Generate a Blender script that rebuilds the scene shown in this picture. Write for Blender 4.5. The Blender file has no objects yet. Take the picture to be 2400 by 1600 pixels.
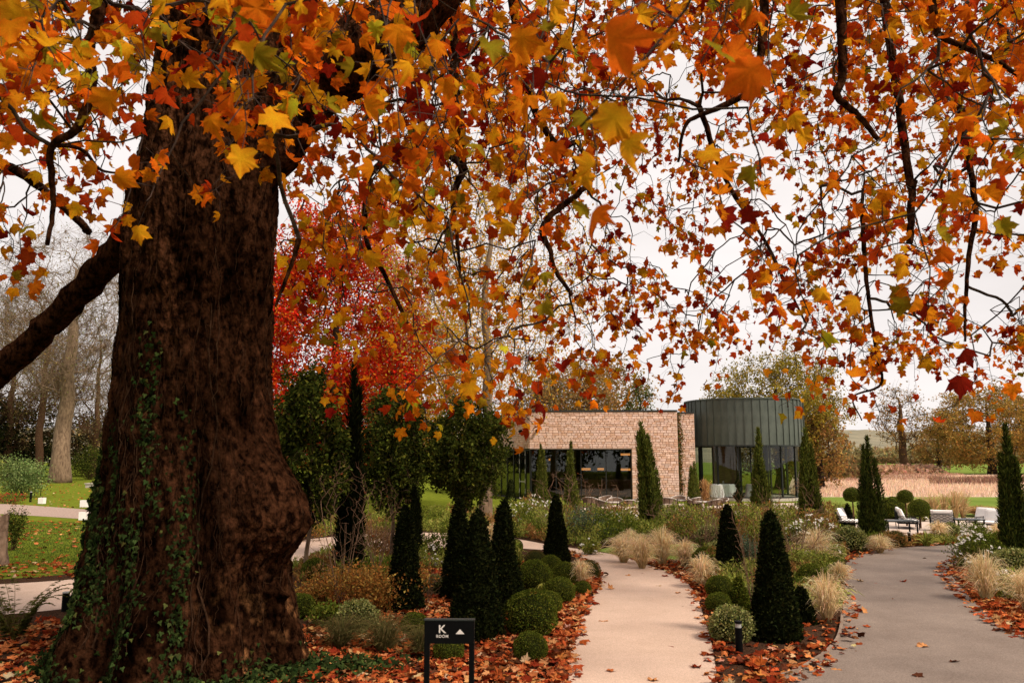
import bpy, bmesh, math
import numpy as np
from mathutils import Vector

# ------------------------------------------------------------------ camera, sky, sun, exposure
FPX, CX, CY, HOR, CAMZ = 1867.0, 1200.0, 800.0, 1075.0, 2.4
TH = math.atan((HOR - CY) / FPX)
sc = bpy.context.scene
col = sc.collection
cd = bpy.data.cameras.new('camera'); cam = bpy.data.objects.new('camera', cd); col.objects.link(cam)
cd.sensor_width = 36.0; cd.lens = 36.0 * FPX / 2400.0
cd.clip_start = 0.05; cd.clip_end = 6000
cam.location = (0, 0, CAMZ); cam.rotation_euler = (math.pi / 2 + TH, 0, 0)
cd.dof.use_dof = True; cd.dof.focus_distance = 22.0; cd.dof.aperture_fstop = 3.2
sc.camera = cam

SUN_EL, SUN_AZ = math.radians(48), math.radians(128)      # azimuth clockwise from +Y (view direction)
w = bpy.data.worlds.new('World'); sc.world = w; w.use_nodes = True
nt = w.node_tree; nt.nodes.clear()
wo = nt.nodes.new('ShaderNodeOutputWorld'); mx = nt.nodes.new('ShaderNodeMixShader')
b1 = nt.nodes.new('ShaderNodeBackground'); b2 = nt.nodes.new('ShaderNodeBackground')
sky = nt.nodes.new('ShaderNodeTexSky'); sky.sky_type = 'NISHITA'; sky.sun_disc = False
sky.sun_elevation = SUN_EL; sky.sun_rotation = SUN_AZ
b1.inputs['Strength'].default_value = 0.1
nt.links.new(sky.outputs[0], b1.inputs['Color'])
tc = nt.nodes.new('ShaderNodeTexCoord'); nz = nt.nodes.new('ShaderNodeTexNoise')
nz.inputs['Scale'].default_value = 2.2; nz.inputs['Detail'].default_value = 5
mp = nt.nodes.new('ShaderNodeMapping'); mp.inputs['Scale'].default_value = (1, 1, 3.5)
nt.links.new(tc.outputs['Generated'], mp.inputs[0]); nt.links.new(mp.outputs[0], nz.inputs['Vector'])
rp = nt.nodes.new('ShaderNodeValToRGB')
rp.color_ramp.elements[0].position = 0.3; rp.color_ramp.elements[0].color = (0.80, 0.745, 0.725, 1)
rp.color_ramp.elements[1].position = 0.72; rp.color_ramp.elements[1].color = (1.02, 0.955, 0.93, 1)
nt.links.new(nz.outputs['Fac'], rp.inputs[0]); nt.links.new(rp.outputs[0], b2.inputs['Color'])
b2.inputs['Strength'].default_value = 0.57
mx.inputs[0].default_value = 0.985
nt.links.new(b1.outputs[0], mx.inputs[1]); nt.links.new(b2.outputs[0], mx.inputs[2]); nt.links.new(mx.outputs[0], wo.inputs[0])

sl = bpy.data.lights.new('sun', 'SUN'); so = bpy.data.objects.new('sun', sl); col.objects.link(so)
sl.energy = 2.8; sl.angle = math.radians(11); sl.color = (1.0, 0.87, 0.73)
sd = Vector((math.sin(SUN_AZ) * math.cos(SUN_EL), math.cos(SUN_AZ) * math.cos(SUN_EL), math.sin(SUN_EL)))
so.rotation_euler = sd.to_track_quat('Z', 'Y').to_euler(); so.location = (0, -20, 60)
vs = sc.view_settings
vs.view_transform = 'Standard'; vs.look = 'None'; vs.exposure = 0.92; vs.gamma = 1.0; vs.use_curve_mapping = False
sc.cycles.max_bounces = 6; sc.cycles.diffuse_bounces = 3; sc.cycles.glossy_bounces = 3
sc.cycles.transmission_bounces = 6; sc.cycles.transparent_max_bounces = 12
sc.cycles.use_denoising = True; sc.cycles.caustics_reflective = False; sc.cycles.caustics_refractive = False

# ------------------------------------------------------------------ helpers: pixels to places
rng = np.random.default_rng(11)
sT, cT = math.sin(TH), math.cos(TH)
def ray(px, py):
    a, b = (px - CX) / FPX, -(py - CY) / FPX
    return np.array([a, cT - b * sT, sT + b * cT])
def G(px, py, z=0.0):
    d = ray(px, py); t = (z - CAMZ) / d[2]
    return np.array([0, 0, CAMZ]) + t * d
def P(px, py, Y):
    d = ray(px, py); return np.array([0, 0, CAMZ]) + d * (Y / d[1])
def mpp(px, py):                       # metres in one photo pixel at the ground point
    d = ray(px, py); return (-CAMZ / d[2]) / FPX
def hgt(px, pyb, pyt):                 # height of a thing with its foot at pyb and its top at pyt
    g = G(px, pyb); return P(px, pyt, g[1])[2]

# ------------------------------------------------------------------ helpers: meshes
def nrm(v):
    return v / np.maximum(np.linalg.norm(v, axis=-1, keepdims=True), 1e-9)
class MB:
    def __init__(s): s.v, s.f, s.c, s.n = [], [], [], 0
    def add(s, v, f, c=None):
        v = np.asarray(v, float).reshape(-1, 3)
        if c is None: c = np.ones((len(v), 3)) * 0.5
        c = np.broadcast_to(np.asarray(c, float), (len(v), 3))
        s.v.append(v); s.c.append(c)
        if isinstance(f, np.ndarray): s.f.append(f + s.n)
        else:
            for q in f: s.f.append(np.array([q]) + s.n)
        s.n += len(v); return s
    def box(s, lo, hi, c=None):
        x0, y0, z0 = lo; x1, y1, z1 = hi
        v = [(x0,y0,z0),(x1,y0,z0),(x1,y1,z0),(x0,y1,z0),(x0,y0,z1),(x1,y0,z1),(x1,y1,z1),(x0,y1,z1)]
        return s.add(v, np.array([(0,3,2,1),(4,5,6,7),(0,1,5,4),(1,2,6,5),(2,3,7,6),(3,0,4,7)]), c)
    def obox(s, o, u, n, a, b, c0, c1, z0, z1, c=None):
        """box in a vertical frame: o + a..b along u, c0..c1 along n, z0..z1"""
        o, u, n = map(np.asarray, (o, u, n)); k = np.array([0, 0, 1.0])
        p = [o + u*x + n*y + k*z for z in (z0, z1) for x, y in ((a,c0),(b,c0),(b,c1),(a,c1))]
        return s.add(p, np.array([(0,3,2,1),(4,5,6,7),(0,1,5,4),(1,2,6,5),(2,3,7,6),(3,0,4,7)]), c)
    def tube(s, pts, rad, k=8, c=None, cap=True):
        v, f = tubes(np.asarray(pts, float)[None], np.broadcast_to(np.asarray(rad, float), (len(pts),))[None], k)
        s.add(v, f, c)
        if cap:
            n = len(pts)
            s.f.append(np.array([[i for i in range(k)][::-1]]) + s.n - n*k)
            s.f.append(np.array([[(n-1)*k + i for i in range(k)]]) + s.n - n*k)
        return s
    def mesh(s, name, smooth=False):
        v = np.concatenate(s.v) if s.v else np.zeros((0, 3)); c = np.concatenate(s.c)
        me = bpy.data.meshes.new(name)
        me.vertices.add(len(v)); me.vertices.foreach_set('co', v.astype(np.float32).ravel())
        lt = np.concatenate([np.full(len(q), q.shape[1], np.int32) for q in s.f])
        li = np.concatenate([q.ravel() for q in s.f]).astype(np.int32)
        ls = np.concatenate([[0], np.cumsum(lt)[:-1]]).astype(np.int32)
        me.loops.add(len(li)); me.loops.foreach_set('vertex_index', li)
        me.polygons.add(len(lt)); me.polygons.foreach_set('loop_start', ls); me.polygons.foreach_set('loop_total', lt)
        me.polygons.foreach_set('use_smooth', np.full(len(lt), bool(smooth)))
        me.update(calc_edges=True)
        ca = me.color_attributes.new('Col', 'FLOAT_COLOR', 'POINT')
        ca.data.foreach_set('color', np.concatenate([c, np.ones((len(c), 1))], 1).astype(np.float32).ravel())
        return me
def tubes(Pt, R, k=5):
    N, n, _ = Pt.shape
    T = nrm(np.gradient(Pt, axis=1))
    ref = np.where(np.abs(T[:, :1, 2:3]) > 0.8, np.array([1.0, 0.13, 0.0]), np.array([0.1, 0.07, 1.0]))
    A = nrm(np.cross(T, np.broadcast_to(ref, T.shape))); B = np.cross(T, A)
    an = np.arange(k) * 2 * np.pi / k
    V = Pt[:, :, None] + R[:, :, None, None] * (np.cos(an)[:, None] * A[:, :, None] + np.sin(an)[:, None] * B[:, :, None])
    i = np.arange(n - 1)[:, None] * k; j = np.arange(k)[None]
    q = np.stack([i + j, i + (j + 1) % k, i + k + (j + 1) % k, i + k + j], -1).reshape(-1, 4)
    F = (np.arange(N)[:, None, None] * (n * k) + q[None]).reshape(-1, 4)
    return V.reshape(-1, 3), F
def ribbons(Pt, W, side):
    N, n, _ = Pt.shape
    V = np.stack([Pt - side[:, None] * W[:, :, None], Pt + side[:, None] * W[:, :, None]], 2)
    i = np.arange(n - 1)[:, None] * 2
    q = np.concatenate([i, i + 1, i + 3, i + 2], 1)
    F = (np.arange(N)[:, None, None] * (n * 2) + q[None]).reshape(-1, 4)
    return V.reshape(-1, 3), F
def diamonds(pos, t, nn, ln, wd):
    """simple pointed leaves: base at pos, tip along t"""
    t = nrm(t); s_ = nrm(np.cross(t, nn)); ln = np.broadcast_to(ln, (len(pos),))[:, None]; wd = np.broadcast_to(wd, (len(pos),))[:, None]
    up = nrm(np.cross(s_, t))
    V = np.stack([pos, pos + t*ln*0.5 + s_*wd + up*wd*0.25, pos + t*ln, pos + t*ln*0.5 - s_*wd + up*wd*0.25], 1)
    return V.reshape(-1, 3), np.arange(len(pos) * 4).reshape(-1, 4)
def rv(n): return nrm(rng.normal(size=(n, 3)))
def vnoise(p, seed=0):
    p = np.asarray(p, float); i = np.floor(p).astype(np.int64); f = p - i; f = f*f*(3-2*f)
    def h(a):
        x = (a[..., 0]*374761393 + a[..., 1]*668265263 + a[..., 2]*2147483647 + seed*974711) & 0x7fffffff
        x = ((x ^ (x >> 13)) * 1274126177) & 0x7fffffff
        return ((x ^ (x >> 16)) & 0xffff) / 65535.0
    r = 0
    for dx in (0, 1):
        for dy in (0, 1):
            for dz in (0, 1):
                r = r + h(i + np.array([dx, dy, dz])) * (f[..., 0] if dx else 1-f[..., 0]) * (f[..., 1] if dy else 1-f[..., 1]) * (f[..., 2] if dz else 1-f[..., 2])
    return r
def fbm(p, o=4, seed=0):
    r, a, t = 0, 1.0, 0
    for k in range(o): r = r + a * vnoise(np.asarray(p) * 2**k, seed + k); t += a; a *= 0.5
    return r / t
def pick(pal, n, jit=0.18):
    pal = np.asarray(pal, float); wts = pal[:, 3] / pal[:, 3].sum()
    c = pal[rng.choice(len(pal), n, p=wts), :3]
    return np.clip(c * (1 + jit * rng.normal(size=(n, 1))) * (1 + jit*0.4 * rng.normal(size=(n, 3))), 0.002, 0.9)

# ------------------------------------------------------------------ helpers: objects
def tag(o, label=None, cat=None, group=None, kind=None):
    if label: o['label'] = label
    if cat: o['category'] = cat
    if group: o['group'] = group
    if kind: o['kind'] = kind
    return o
def thing(name, label, cat, loc=(0, 0, 0), rz=0.0, group=None, scale=None):
    o = bpy.data.objects.new(name, None); col.objects.link(o); o.empty_display_size = 0.1
    o.location = loc; o.rotation_euler = (0, 0, rz)
    if scale is not None: o.scale = scale if hasattr(scale, '__len__') else (scale,)*3
    return tag(o, label, cat, group)
def obj(name, me, mat, parent=None, world=False, smooth=False, kind=None):
    if isinstance(me, MB): me = me.mesh(name, smooth)
    o = bpy.data.objects.new(name, me); col.objects.link(o)
    if mat is not None and not me.materials: me.materials.append(mat)
    if parent is not None:
        o.parent = parent
        if world: o.location = -Vector(parent.location)
    if kind: o['kind'] = kind
    return o

# ------------------------------------------------------------------ materials
def mat_base(name):
    m = bpy.data.materials.new(name); m.use_nodes = True; n = m.node_tree; n.nodes.clear()
    return m, n, n.nodes.new('ShaderNodeOutputMaterial')
def mat_leaf(name, trans=0.35, rough=0.55, tint=1.0, spec=0.25):
    m, n, o = mat_base(name)
    a = n.nodes.new('ShaderNodeAttribute'); a.attribute_name = 'Col'
    tcd = n.nodes.new('ShaderNodeTexCoord'); no = n.nodes.new('ShaderNodeTexNoise'); no.inputs['Scale'].default_value = 18
    n.links.new(tcd.outputs['Object'], no.inputs['Vector'])
    mr = n.nodes.new('ShaderNodeMapRange'); mr.inputs[3].default_value = 0.72*tint; mr.inputs[4].default_value = 1.25*tint
    n.links.new(no.outputs['Fac'], mr.inputs[0])
    n2 = n.nodes.new('ShaderNodeTexNoise'); n2.inputs['Scale'].default_value = 75; n2.inputs['Detail'].default_value = 3
    n.links.new(tcd.outputs['Object'], n2.inputs['Vector'])
    m2 = n.nodes.new('ShaderNodeMapRange'); m2.inputs[1].default_value = 0.56; m2.inputs[2].default_value = 0.68; m2.inputs[3].default_value = 1.0; m2.inputs[4].default_value = 0.55
    n.links.new(n2.outputs['Fac'], m2.inputs[0]); ml = n.nodes.new('ShaderNodeMath'); ml.operation = 'MULTIPLY'
    n.links.new(mr.outputs[0], ml.inputs[0]); n.links.new(m2.outputs[0], ml.inputs[1])
    mm = n.nodes.new('ShaderNodeVectorMath'); mm.operation = 'SCALE'
    n.links.new(a.outputs['Color'], mm.inputs[0]); n.links.new(ml.outputs[0], mm.inputs['Scale'])
    p = n.nodes.new('ShaderNodeBsdfDiffuse')
    t = n.nodes.new('ShaderNodeBsdfTranslucent'); s = n.nodes.new('ShaderNodeMixShader'); s.inputs[0].default_value = trans
    n.links.new(mm.outputs[0], p.inputs['Color']); n.links.new(mm.outputs[0], t.inputs['Color'])
    n.links.new(p.outputs[0], s.inputs[1]); n.links.new(t.outputs[0], s.inputs[2]); n.links.new(s.outputs[0], o.inputs[0])
    return m
def mat_sol(name, c1, c2=None, scale=4.0, rough=0.7, bump=0.0, bscale=None, metal=0.0, attr=False, spec=0.3, detail=6, stretch=(1,1,1), lo=0.35, hi=0.65, c3=None, speck=0.0, sscale=90):
    m, n, o = mat_base(name)
    p = n.nodes.new('ShaderNodeBsdfPrincipled'); n.links.new(p.outputs[0], o.inputs[0])
    p.inputs['Roughness'].default_value = rough; p.inputs['Metallic'].default_value = metal
    p.inputs['Specular IOR Level'].default_value = spec
    tcd = n.nodes.new('ShaderNodeTexCoord'); mpn = n.nodes.new('ShaderNodeMapping'); mpn.inputs['Scale'].default_value = stretch
    n.links.new(tcd.outputs['Object'], mpn.inputs[0])
    no = n.nodes.new('ShaderNodeTexNoise'); no.inputs['Scale'].default_value = scale; no.inputs['Detail'].default_value = detail
    no.inputs['Roughness'].default_value = 0.65
    n.links.new(mpn.outputs[0], no.inputs['Vector'])
    cr = n.nodes.new('ShaderNodeValToRGB')
    c2 = c2 or c1
    cr.color_ramp.elements[0].position = lo; cr.color_ramp.elements[0].color = (*c1, 1)
    cr.color_ramp.elements[1].position = hi; cr.color_ramp.elements[1].color = (*c2, 1)
    if c3:
        e = cr.color_ramp.elements.new((lo + hi) / 2 + 0.1); e.color = (*c3, 1)
    n.links.new(no.outputs['Fac'], cr.inputs[0])
    src = cr.outputs[0]
    if speck:
        ns = n.nodes.new('ShaderNodeTexNoise'); ns.inputs['Scale'].default_value = sscale; ns.inputs['Detail'].default_value = 4; n.links.new(mpn.outputs[0], ns.inputs['Vector'])
        ms = n.nodes.new('ShaderNodeMapRange'); ms.inputs[1].default_value = 0.3; ms.inputs[2].default_value = 0.7; ms.inputs[3].default_value = 1-speck; ms.inputs[4].default_value = 1+speck; n.links.new(ns.outputs['Fac'], ms.inputs[0])
        vm = n.nodes.new('ShaderNodeVectorMath'); vm.operation = 'SCALE'; n.links.new(src, vm.inputs[0]); n.links.new(ms.outputs[0], vm.inputs['Scale']); src = vm.outputs[0]
    if attr:
        a = n.nodes.new('ShaderNodeAttribute'); a.attribute_name = 'Col'
        x = n.nodes.new('ShaderNodeMix'); x.data_type = 'RGBA'; x.blend_type = 'MULTIPLY'; x.inputs[0].default_value = 1.0
        n.links.new(src, x.inputs[6]); n.links.new(a.outputs['Color'], x.inputs[7]); n.links.new(x.outputs[2], p.inputs['Base Color'])
    else: n.links.new(src, p.inputs['Base Color'])
    if bump:
        nb = n.nodes.new('ShaderNodeTexNoise'); nb.inputs['Scale'].default_value = bscale or scale*3; nb.inputs['Detail'].default_value = 8
        n.links.new(mpn.outputs[0], nb.inputs['Vector'])
        bp = n.nodes.new('ShaderNodeBump'); bp.inputs['Strength'].default_value = 1.0; bp.inputs['Distance'].default_value = bump
        n.links.new(nb.outputs['Fac'], bp.inputs['Height']); n.links.new(bp.outputs[0], p.inputs['Normal'])
    return m
def mat_emit(name, c, s):
    m, n, o = mat_base(name); e = n.nodes.new('ShaderNodeEmission'); e.inputs[0].default_value = (*c, 1); e.inputs[1].default_value = s
    n.links.new(e.outputs[0], o.inputs[0]); return m
def mat_glass(name, tint):
    m, n, o = mat_base(name)
    t = n.nodes.new('ShaderNodeBsdfTransparent'); t.inputs[0].default_value = (*tint, 1)
    g = n.nodes.new('ShaderNodeBsdfGlossy'); g.inputs['Roughness'].default_value = 0.01; g.inputs[0].default_value = (0.9, 0.92, 0.9, 1)
    lw = n.nodes.new('ShaderNodeLayerWeight'); lw.inputs[0].default_value = 0.5
    pw = n.nodes.new('ShaderNodeMath'); pw.operation = 'POWER'; pw.inputs[1].default_value = 4.0
    ad = n.nodes.new('ShaderNodeMath'); ad.operation = 'MULTIPLY_ADD'; ad.inputs[1].default_value = 0.7; ad.inputs[2].default_value = 0.045
    s = n.nodes.new('ShaderNodeMixShader'); n.links.new(lw.outputs['Facing'], pw.inputs[0]); n.links.new(pw.outputs[0], ad.inputs[0]); n.links.new(ad.outputs[0], s.inputs[0])
    n.links.new(t.outputs[0], s.inputs[1]); n.links.new(g.outputs[0], s.inputs[2]); n.links.new(s.outputs[0], o.inputs[0])
    return m
M = {}
M['leaf'] = mat_leaf('autumn_leaf', 0.52, 0.6, 1.22, 0.10)
M['oak'] = mat_leaf('oak_leaf', 0.3, 0.6, 1.1)
M['litter'] = mat_leaf('leaf_litter', 0.1, 0.7, 1.15, 0.12)
M['ever'] = mat_leaf('evergreen_leaf', 0.25, 0.6, 1.15, 0.12)
M['green'] = mat_leaf('green_leaf', 0.35, 0.6, 1.3, 0.12)
M['straw'] = mat_leaf('straw_blade', 0.5, 0.7, 1.3, 0.1)
M['petal'] = mat_leaf('petal', 0.3, 0.6)
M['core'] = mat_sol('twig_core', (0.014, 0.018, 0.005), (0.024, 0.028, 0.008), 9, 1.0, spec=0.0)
M['bark'] = mat_sol('plane_bark', (0.010, 0.0045, 0.0026), (0.130, 0.056, 0.028), 12.0, 0.95, 0.05, 26, stretch=(1, 1, 0.6), lo=0.40, hi=0.70, attr=True, spec=0.0)
M['branch'] = mat_sol('branch_bark', (0.012, 0.007, 0.005), (0.055, 0.033, 0.02), 7, 0.9, 0.01, 30, spec=0.15)
M['twig'] = mat_sol('twig_bark', (0.02, 0.010, 0.007), (0.05, 0.026, 0.017), 12, 0.85)
M['palebark'] = mat_sol('pale_bark', (0.085, 0.052, 0.030), (0.23, 0.155, 0.095), 6, 0.9, 0.03, 14, stretch=(1, 1, 0.35))
M['browntwig'] = mat_sol('brown_twig', (0.050, 0.026, 0.015), (0.12, 0.066, 0.037), 9, 0.85, spec=0.0)
M['shoot'] = mat_sol('pale_shoot', (0.12, 0.066, 0.04), (0.25, 0.155, 0.10), 9, 0.85, spec=0.0)
M['vine'] = mat_sol('vine_bark', (0.018, 0.009, 0.005), (0.065, 0.033, 0.019), 12, 0.9, spec=0.0)
M['grass'] = mat_sol('lawn_grass', (0.080, 0.105, 0.010), (0.16, 0.185, 0.022), 2.5, 0.9, 0.02, 60, spec=0.0)
M['field'] = mat_sol('field_grass', (0.11, 0.16, 0.03), (0.18, 0.23, 0.05), 0.12, 0.9, spec=0.0)
M['meadow'] = mat_sol('dry_meadow', (0.46, 0.32, 0.22), (0.60, 0.44, 0.33), 0.6, 0.95, stretch=(1, 0.3, 1))
M['soil'] = mat_sol('bark_mulch', (0.022, 0.012, 0.008), (0.095, 0.050, 0.030), 30, 0.95, 0.03, 60, spec=0.0)
M['path'] = mat_sol('resin_path', (0.49, 0.35, 0.265), (0.60, 0.44, 0.345), 0.9, 0.8, 0.004, 190, lo=0.3, hi=0.7, detail=10, spec=0.1, speck=0.22, sscale=70)
M['drive'] = mat_sol('tarmac_drive', (0.155, 0.118, 0.096), (0.245, 0.195, 0.162), 1.0, 0.75, 0.005, 140, lo=0.28, hi=0.74, detail=12, spec=0.15, speck=0.3, sscale=60)
M['gravel'] = mat_sol('gravel_path', (0.25, 0.175, 0.14), (0.40, 0.29, 0.235), 14, 0.9, 0.02, 70)
M['paving'] = mat_sol('terrace_paving', (0.42, 0.33, 0.27), (0.55, 0.44, 0.37), 1.2, 0.8)
M['hill'] = mat_sol('wooded_hill', (0.13, 0.12, 0.075), (0.25, 0.215, 0.14), 0.05, 0.95)
M['black'] = mat_sol('black_metal', (0.0025, 0.0025, 0.0027), (0.004, 0.004, 0.0042), 5, 0.6, spec=0.06)
M['lens'] = mat_sol('lamp_lens', (0.35, 0.34, 0.32), (0.45, 0.44, 0.42), 20, 0.25)
M['white'] = mat_sol('white_paper', (0.80, 0.77, 0.74), (0.85, 0.82, 0.79), 6, 0.8)
M['cushion'] = mat_sol('white_cushion', (0.74, 0.71, 0.69), (0.82, 0.79, 0.77), 4, 0.9)
M['signwhite'] = mat_sol('sign_letter', (0.62, 0.56, 0.52), (0.68, 0.62, 0.58), 6, 0.7)
M['stone'] = mat_sol('split_stone', (0.95, 0.92, 0.90), (1.15, 1.15, 1.15), 9, 0.9, 0.012, 30, attr=True)
M['mortar'] = mat_sol('mortar', (0.36, 0.235, 0.165), (0.44, 0.30, 0.22), 8, 0.95)
M['zinc'] = mat_sol('grey_zinc', (0.078, 0.090, 0.078), (0.118, 0.132, 0.114), 1.5, 0.4, metal=0.45, attr=False)
M['coping'] = mat_sol('dark_coping', (0.03, 0.034, 0.034), (0.045, 0.05, 0.05), 4, 0.4, metal=0.4)
M['frame'] = mat_sol('window_frame', (0.010, 0.011, 0.011), (0.016, 0.017, 0.017), 4, 0.4)
M['glass'] = mat_glass('tinted_glass', (0.62, 0.66, 0.62))
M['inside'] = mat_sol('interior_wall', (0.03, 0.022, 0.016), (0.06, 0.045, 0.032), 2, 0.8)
M['timber'] = mat_sol('interior_timber', (0.16, 0.09, 0.045), (0.26, 0.15, 0.08), 3, 0.6, stretch=(1, 1, 6))
M['cloth'] = mat_sol('table_linen', (0.72, 0.74, 0.73), (0.80, 0.81, 0.80), 4, 0.85)
M['glow'] = mat_emit('orange_lamp', (1.0, 0.36, 0.10), 1.0)
M['rattan'] = mat_sol('rattan', (0.14, 0.09, 0.06), (0.26, 0.18, 0.13), 30, 0.7)
M['tabletop'] = mat_sol('grey_tabletop', (0.40, 0.35, 0.31), (0.52, 0.46, 0.41), 5, 0.5)
M['stump'] = mat_sol('weathered_wood', (0.06, 0.035, 0.022), (0.26, 0.17, 0.115), 5, 0.9, 0.03, 18, stretch=(1, 1, 0.15))
M['edging'] = mat_sol('edging_timber', (0.16, 0.115, 0.085), (0.27, 0.20, 0.155), 6, 0.85)
M['slab'] = mat_sol('pale_stone_slab', (0.34, 0.30, 0.25), (0.46, 0.41, 0.35), 5, 0.9)
# ------------------------------------------------------------------ the setting: ground, paths, fields, hills
def smooth(pts, n):
    p = np.asarray(pts, float); p = np.vstack([2*p[0]-p[1], p, 2*p[-1]-p[-2]])
    out = []
    for i in range(1, len(p) - 2):
        for t in np.linspace(0, 1, n, endpoint=False):
            a, b, c, d = p[i-1], p[i], p[i+1], p[i+2]
            out.append(0.5*((2*b) + (c-a)*t + (2*a-5*b+4*c-d)*t*t + (-a+3*b-3*c+d)*t**3))
    out.append(p[-2]); return np.array(out)
def gpts(px, z=0.0): return np.array([G(x, y, z) for x, y in px])
def sheet(name, world_pts, mat, kind='structure'):
    from mathutils.geometry import tessellate_polygon
    v = [Vector(p) for p in world_pts]
    t = tessellate_polygon([v])
    me = bpy.data.meshes.new(name); me.from_pydata([tuple(p) for p in v], [], [tuple(q) for q in t]); me.update()
    bm = bmesh.new(); bm.from_mesh(me); bmesh.ops.recalc_face_normals(bm, faces=bm.faces)
    for f in bm.faces:
        if f.normal.z < 0: f.normal_flip()
    bm.to_mesh(me); bm.free()
    me.materials.append(mat); o = bpy.data.objects.new(name, me); col.objects.link(o)
    if kind: o['kind'] = kind
    return o
def strip(name, a, b, z, mat):
    n = len(a); a = a.copy(); b = b.copy(); a[:, 2] = z; b[:, 2] = z
    m = MB(); m.add(np.vstack([a, b]), np.stack([np.arange(n-1), np.arange(1, n), np.arange(n+1, 2*n), np.arange(n, 2*n-1)], 1))
    me = m.mesh(name); bm = bmesh.new(); bm.from_mesh(me)
    bmesh.ops.recalc_face_normals(bm, faces=bm.faces)
    for f in bm.faces:
        if f.normal.z < 0: f.normal_flip()
    bm.to_mesh(me); bm.free()
    return tag(obj(name, me, mat), kind='structure')
def inside(poly, xy):
    x, y = xy[:, 0], xy[:, 1]; r = np.zeros(len(xy), bool); n = len(poly)
    for i in range(n):
        a, b = poly[i], poly[(i+1) % n]
        k = ((a[1] > y) != (b[1] > y))
        r ^= k & (x < (b[0]-a[0]) * (y-a[1]) / (b[1]-a[1] + 1e-12) + a[0])
    return r

sheet('ground', [(-900, -60, 0), (900, -60, 0), (1600, 1500, 0), (-1600, 1500, 0)], M['grass'])
soil_px = [(-900, 2300), (3600, 2300), (3000, 1500), (2700, 1262), (1960, 1256), (1955, 1236), (1750, 1226), (1500, 1222), (1330, 1214), (1190, 1206), (1000, 1208), (860, 1216),
           (720, 1238), (560, 1262), (380, 1296), (210, 1340), (80, 1352), (-400, 1380)]
SOIL = gpts(soil_px, 0.004); sheet('garden_bed', SOIL, M['soil'])
PL = smooth(gpts([(1318, 1900), (1325, 1700), (1332, 1600), (1342, 1510), (1370, 1430), (1408, 1362), (1392, 1326), (1340, 1297), (1250, 1287), (1100, 1282), (930, 1288), (760, 1308), (600, 1338), (400, 1380), (200, 1420), (0, 1442), (-300, 1470)]), 8)
PR = smooth(gpts([(1720, 1900), (1696, 1700), (1682, 1600), (1668, 1510), (1650, 1449), (1632, 1396), (1598, 1357), (1525, 1326), (1429, 1298), (1290, 1277), (1160, 1256), (980, 1248), (800, 1256), (640, 1276), (420, 1316), (190, 1356), (-300, 1385)]), 8)
strip('footpath', PL, PR, 0.010, M['path'])
DLpx = [(1560, 1800), (1700, 1650), (1804, 1600), (1862, 1582), (1908, 1557), (1950, 1524), (1971, 1490), (1977, 1439), (1972, 1388), (1972, 1354), (1978, 1327), (1998, 1309), (2040, 1294), (2100, 1285), (2170, 1280), (2240, 1277), (2320, 1275), (2440, 1272), (2600, 1268)]
DRpx = [(3100, 1800), (2700, 1620), (2560, 1550), (2480, 1515), (2400, 1482), (2348, 1456), (2297, 1422), (2263, 1388), (2239, 1361), (2229, 1340), (2236, 1325), (2253, 1312), (2280, 1301), (2310, 1294), (2350, 1289), (2400, 1286), (2450, 1284), (2520, 1282), (2640, 1280)]
DL, DR = smooth(gpts(DLpx), 8), smooth(gpts(DRpx), 8)
strip('driveway', DL, DR, 0.012, M['drive'])
# drives crossing the lawn on the left
a = smooth(gpts([(-300, 1168), (0, 1180), (215, 1194), (420, 1205), (700, 1212)]), 5); b = smooth(gpts([(-300, 1192), (0, 1204), (215, 1217), (420, 1229), (700, 1236)]), 5)
strip('garden_drive', a, b, 0.006, M['gravel'])
sheet('terrace', gpts([(1300, 1222), (1340, 1188), (1500, 1180), (1900, 1178), (1960, 1200), (1840, 1226), (1650, 1232), (1450, 1228)], 0.012), M['paving'])
sheet('seating_terrace', gpts([(1965, 1250), (1985, 1216), (2250, 1212), (2520, 1214), (2640, 1256), (2300, 1262), (2150, 1258)], 0.009), M['paving'])
sheet('lawn_patch', gpts([(1395, 1289), (1440, 1279), (1500, 1276), (1640, 1274), (1680, 1290), (1640, 1312), (1560, 1310), (1470, 1304)], 0.008), M['field'])
sheet('mown_lawn', gpts([(1840, 1214), (1870, 1164), (2700, 1164), (2900, 1214)], 0.004), M['field'])
sheet('dry_meadow', gpts([(1840, 1164), (1860, 1112), (2900, 1112), (3000, 1164)], 0.006), M['meadow'])
sheet('far_field', gpts([(1500, 1111.5), (1500, 1083), (3100, 1083), (3100, 1111.5)], 0.008), M['field'])
# hills: a long ridge far beyond the fields
m = MB(); nx, ny = 150, 16
X = np.linspace(-900, 1500, nx); Yy = np.linspace(560, 1150, ny)
gx, gy = np.meshgrid(X, Yy)
rid = np.clip((gy - 560) / 330, 0, 1)
hh = 34 * rid * (0.55 + 0.75 * fbm(np.stack([gx/260, gx*0+2, gy*0], -1), 3, 5)) + 4.5 * rid * fbm(np.stack([gx/16, gy/30, gx*0], -1), 3, 8) - 0.3
ix = (np.arange(ny-1)[:, None] * nx + np.arange(nx-1)[None]).ravel()
m.add(np.stack([gx, gy, hh], -1).reshape(-1, 3), np.stack([ix, ix+1, ix+nx+1, ix+nx], 1))
tag(obj('hills', m, M['hill'], smooth=True), kind='structure')

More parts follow.
